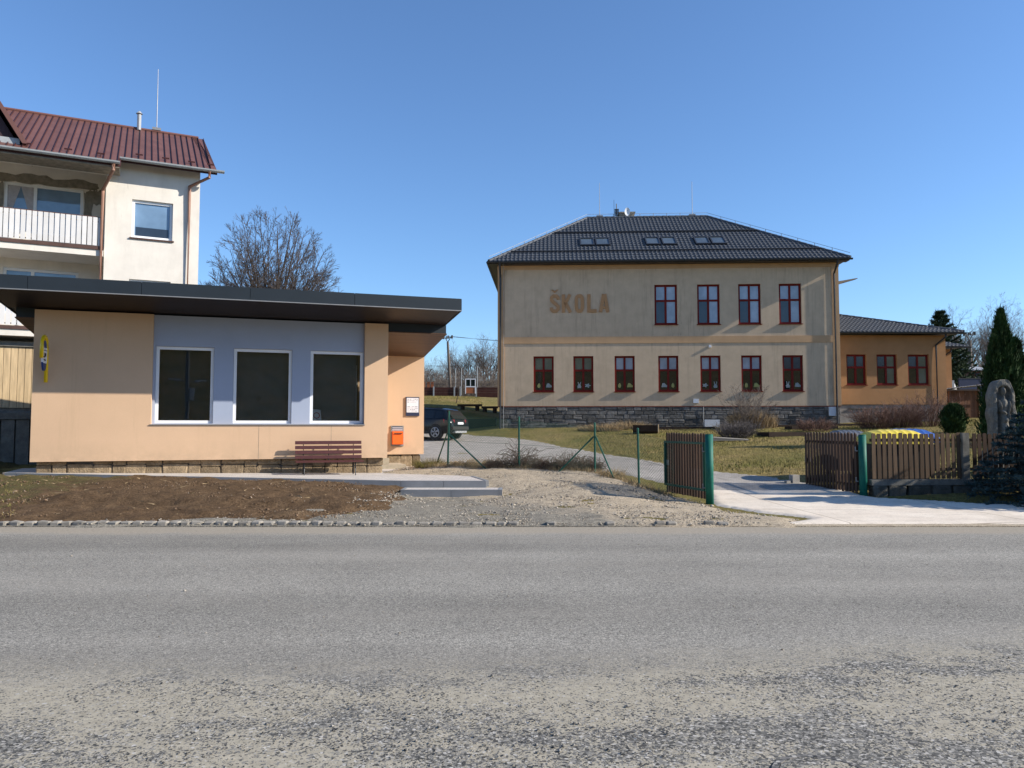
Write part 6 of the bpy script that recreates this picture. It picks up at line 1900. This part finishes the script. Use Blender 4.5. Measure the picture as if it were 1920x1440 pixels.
# ================================================================== SMALL GROUND COVER (uncountable)
def rock_scatter(name, P, size, m, label, flat=.6):
    """octahedral chippings, one mesh"""
    n = len(P)
    base = np.array([(1, 0, 0), (0, 1, 0), (-1, 0, 0), (0, -1, 0), (0, 0, 1), (0, 0, -.5)], float)
    fac = np.array([(0, 1, 4), (1, 2, 4), (2, 3, 4), (3, 0, 4), (1, 0, 5), (2, 1, 5), (3, 2, 5), (0, 3, 5)])
    a = rng.random(n) * 2 * math.pi
    sz = size * np.exp(rng.normal(size=n) * .4)
    V = np.repeat(base[None], n, 0) * (1 + .5 * (rng.random((n, 6, 1)) - .5))
    V[:, :, 2] *= flat
    c, s_ = np.cos(a)[:, None], np.sin(a)[:, None]
    V = np.stack([V[:, :, 0] * c - V[:, :, 1] * s_, V[:, :, 0] * s_ + V[:, :, 1] * c, V[:, :, 2]], 2) * sz[:, None, None]
    V += P[:, None, :]
    T = (fac[None] + (np.arange(n) * 6)[:, None, None]).reshape(-1, 3)
    o = link(name, np_mesh(name, V.reshape(-1, 3), T, m))
    return setp(o, label, kind='stuff')
def mat_chips(name, stops):
    t = NT(name)
    w_ = t.n.new('ShaderNodeTexWhiteNoise'); w_.noise_dimensions = '3D'
    sc_ = t.n.new('ShaderNodeVectorMath'); sc_.operation = 'SNAP'; sc_.inputs[1].default_value = (.02, .02, 9)
    t.l.new(t.geo.outputs['Position'], sc_.inputs[0]); t.l.new(sc_.outputs[0], w_.inputs['Vector'])
    return t.set(t.ramp(w_.outputs['Value'], stops), .9, .2)
M['chips'] = mat_chips('dark_road_chipping', [(0, (.05, .05, .05)), (.5, (.13, .125, .115)), (.85, (.24, .22, .195)), (1, (.45, .42, .37))])
M['chips_pale'] = mat_chips('pale_yard_stone', [(0, (.12, .10, .08)), (.5, (.30, .26, .20)), (1, (.52, .46, .38))])
M['clod'] = mat_chips('soil_clod', [(0, (.07, .043, .025)), (.75, (.19, .12, .07)), (.95, (.28, .20, .13)), (1, (.5, .44, .36))])
n = 17000
y = 2.6 + 3.1 * rng.random(n) ** 1.1; x = (rng.random(n) - .5) * 2 * (y * .72 + .4)
keep = (vnoise(x, y, .7, 11) + vnoise(x, y, .28, 12) * .7 + vnoise(x, y, .1, 15) * .5 > -.05 + .30 * (y - 3.0) / 2.5) & (y < 5.2 + .055 * x + .6 * vnoise(x, y, 1.1, 13))
x, y = x[keep], y[keep]
rock_scatter('road_chippings', np.stack([x, y, np.full(len(x), .003)], 1), .0042, M['chips'], 'loose dark chippings on the dusty road shoulder')
n = 700
y = 5.0 + 7.5 * rng.random(n); x = (rng.random(n) - .5) * 2 * (y * .7)
rock_scatter('stray_chippings', np.stack([x, y, np.full(n, .006)], 1), .0055, M['chips_pale'], 'stray pale chippings scattered over the asphalt')
P = in_poly_pts(YARD, 16000)
z = H(P[:, 0], P[:, 1]) + .02
rock_scatter('yard_stones', np.stack([P[:, 0], P[:, 1], z], 1), .014, M['chips_pale'], 'loose pale stones over the gravel yard')
P = in_poly_pts([(-3.2, 14.0), (-2.3, 14), (-2.2, 17.3), (-2.9, 17.8)], 260)
rock_scatter('soil_edge_stones', np.stack([P[:, 0], P[:, 1], soil_z(P[:, 0], P[:, 1]) + .05], 1), .018, M['chips_pale'], 'pale rubble along the end of the soil bed')
P = in_poly_pts([(-14, 12.8), (-2.8, 12.9), (-2.5, 15), (-2.7, 18), (-13, 18)], 9000)
P = P[(vnoise(P[:, 0], P[:, 1], 1.1, 21) + .6 * vnoise(P[:, 0], P[:, 1], .4, 22)) > -.1]
rock_scatter('soil_clods', np.stack([P[:, 0], P[:, 1], soil_z(P[:, 0], P[:, 1]) + .05], 1), .013, M['clod'], 'small clods and pebbles over the soil bed', .75)
P = in_poly_pts([(-14, 12.8), (-2.8, 12.9), (-2.5, 15), (-2.7, 18), (-13, 18)], 220)
zz = soil_z(P[:, 0], P[:, 1]) + .065
a = rng.random(220) * 6.28; L_ = .04 + .14 * rng.random(220)
B_ = np.stack([P[:, 0], P[:, 1], zz], 1); T_ = B_ + np.stack([np.cos(a) * L_, np.sin(a) * L_, .04 * rng.random(220)], 1)
o = link('straw_bits', blades(B_, T_, .014, M['dry_grass'], 'straw_bits')); setp(o, 'bits of straw lying on the soil bed', kind='stuff')

def mat_blade():
    t = NT('grass_blade')
    a_ = t.ramp(t.noise(.5, 5, .6), [(.35, (.15, .155, .042)), (.55, (.26, .21, .075)), (.7, (.40, .30, .14))])
    return t.set(t.mix(1.0, a_, t.ramp(t.noise(14, 3), [(.3, .6), (.7, 1.3)]), 'MULTIPLY'), .9, .1)
M['blade'] = mat_blade()
LAWN = [(7.8, 20.2), (6.1, 22.2), (5.2, 25), (3.6, 29.2), (2.4, 33), (1.2, 37.8), (-2, 41.8), (-.6, 42.3), (18, 41.4), (26, 44), (30, 44), (20, 24), (13, 18.4), (8.2, 18.0)]
P = np.concatenate([in_poly_pts(LAWN, 50000), in_poly_pts([(-6, 44.5), (-1.3, 44.5), (-3, 71), (-9, 71)], 12000)])
gz = H(P[:, 0], P[:, 1]) + .0
n = len(P); hh = .03 + .05 * rng.random(n)
B_ = np.stack([P[:, 0], P[:, 1], gz - .02], 1); T_ = B_ + np.stack([rng.normal(size=n) * .03, rng.normal(size=n) * .03, hh + .03], 1)
o = link('lawn_grass', blades(B_, T_, .022, M['blade'], 'lawn_grass')); setp(o, 'short tufted grass blades on the school lawn', kind='stuff')
P = in_poly_pts([(-30, 12.8), (-8.2, 12.8), (-9.0, 14.5), (-10, 16), (-13, 17.5), (-30, 18)], 6000)
n = len(P); B_ = np.stack([P[:, 0], P[:, 1], soil_z(P[:, 0], P[:, 1]) + .03], 1); T_ = B_ + np.stack([rng.normal(size=n) * .03, rng.normal(size=n) * .03, .03 + .06 * rng.random(n)], 1)
o = link('verge_grass', blades(B_, T_, .014, M['blade'], 'verge_grass')); setp(o, 'thin grass creeping over the left end of the soil bed', kind='stuff')
P = in_poly_pts([(8.2, 15.6), (12, 14.9), (20, 14.6), (20, 17), (8.1, 17.0)], 5000)
n = len(P); B_ = np.stack([P[:, 0], P[:, 1], H(P[:, 0], P[:, 1]) - .01], 1); T_ = B_ + np.stack([rng.normal(size=n) * .03, rng.normal(size=n) * .03, .02 + .05 * rng.random(n)], 1)
o = link('fence_grass', blades(B_, T_, .014, M['blade'], 'fence_grass')); setp(o, 'thin grass at the foot of the picket fence', kind='stuff')
P = in_poly_pts([(-2.5, 21.6), (-1.5, 21.2), (.3, 20.75), (2.1, 20.1), (2.9, 18.0), (3.5, 17.3), (3.7, 17.5), (3.1, 18.5), (2.4, 20.6), (.3, 21.6), (-2.4, 22.4)], 3500)
n = len(P); B_ = np.stack([P[:, 0], P[:, 1], H(P[:, 0], P[:, 1])], 1); T_ = B_ + np.stack([rng.normal(size=n) * .06, rng.normal(size=n) * .06, .05 + .12 * rng.random(n)], 1)
o = link('fence_weeds', blades(B_, T_, .013, M['dry_grass'], 'fence_weeds')); setp(o, 'dry weeds along the foot of the chain link fence', kind='stuff')

# dusty round manhole cover near the viewer
mh = at(1535, 1450, 3.7)
mo = empty('manhole_cover', (mh.x, 3.62, 0), 0, 'dust covered round manhole cover set in the near road shoulder', 'manhole')
mb = MB()
mb.tube([(0, 0, -.05), (0, 0, .0045)], .2, 28); mb.build('lid', M['near'], mo)
mb = MB(); N = 28
for k in range(N):
    a0, a1 = 2 * math.pi * k / N, 2 * math.pi * (k + 1) / N
    f_ = lambda a, r, z: (r * math.cos(a), r * math.sin(a), z)
    mb.hexa([f_(a0, .205, -.03), f_(a0, .235, -.03), f_(a1, .235, -.03), f_(a1, .205, -.03), f_(a0, .205, .0055), f_(a0, .235, .0035), f_(a1, .235, .0035), f_(a1, .205, .0055)])
mb.build('ring', M['chips'], mo, fix=True)

# far wooded ridge closing the view behind the trees
mb = MB(); N = 60
for i in range(N + 1):
    u = -1 + 2 * i / N; xx = u * 900
    zt_ = 34 + 9 * math.sin(u * 7 + 1) + 5 * math.sin(u * 19) + random.uniform(-.8, .8)
    mb.v.extend([(xx, 520, 0), (xx, 640, zt_ * .8), (xx, 760, zt_), (xx, 1200, zt_ * .9)])
for i in range(N):
    for k in range(3): q = i * 4 + k; mb.f.append((q, q + 4, q + 5, q + 1))
o = mb.build('far_hills', mat('far_bare_woodland', (.095, .095, .088), .95, .35, .02), None, True); setp(o, kind='structure')
def thicket(px0, px1, Y, n, ht, label):
    segs = []
    for i in range(n):
        yy = Y + random.uniform(-4, 4); xx = xat(random.uniform(px0, px1), yy)
        p = Vector((xx, yy, h(xx, yy) - .1)); d = Vector((random.gauss(0, .3), random.gauss(0, .3), 1)).normalized(); L = ht * random.uniform(.4, 1.1)
        for k in range(3):
            d = (d + Vector((random.gauss(0, .22), random.gauss(0, .22), 0))).normalized(); e = p + d * L / 3
            segs.append((p, e, .02, .012))
            for c in range(2):
                q = p.lerp(e, random.random()); segs.append((q, q + (d + Vector((random.gauss(0, .7), random.gauss(0, .7), random.gauss(0, .4)))).normalized() * L * .3, .012, .005))
            p = e
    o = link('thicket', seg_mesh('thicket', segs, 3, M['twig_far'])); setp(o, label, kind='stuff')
thicket(780, 940, 84, 700, 3.2, 'tangled bare undergrowth beyond the playing field boards')
thicket(1775, 1945, 84, 700, 3.0, 'tangled bare undergrowth beyond the sheds')

# lamp post across the road, seen only as a reflection in the left kiosk window
lp = empty('lamp_post', (-1.6, -7.8, h(-1.6, -7.8)), R(-14), 'grey lamp post with two short arms reflected in the left kiosk window', 'lamp post')
MB().tube([(0, 0, -.2), (0, 0, 8.5)], [.14, .09], 10).build('shaft', M['block'], lp)
MB().tube([(-.9, 0, 4.3), (.9, 0, 4.3)], .03, 6).build('arm', M['grey_metal'], lp)
for sx in (-1, 1): MB().hexa([(sx * .5, -.12, 4.25), (sx * 1.15, -.1, 4.36), (sx * 1.15, .1, 4.36), (sx * .5, .12, 4.25), (sx * .5, -.12, 4.4), (sx * 1.15, -.1, 4.44), (sx * 1.15, .1, 4.44), (sx * .5, .12, 4.4)]).build('lamp_head', M['white_board'], lp, fix=True)
MB().box(.1, .38, -.12, .16, 3.2, 3.9).build('switch_box', M['white_board'], lp)
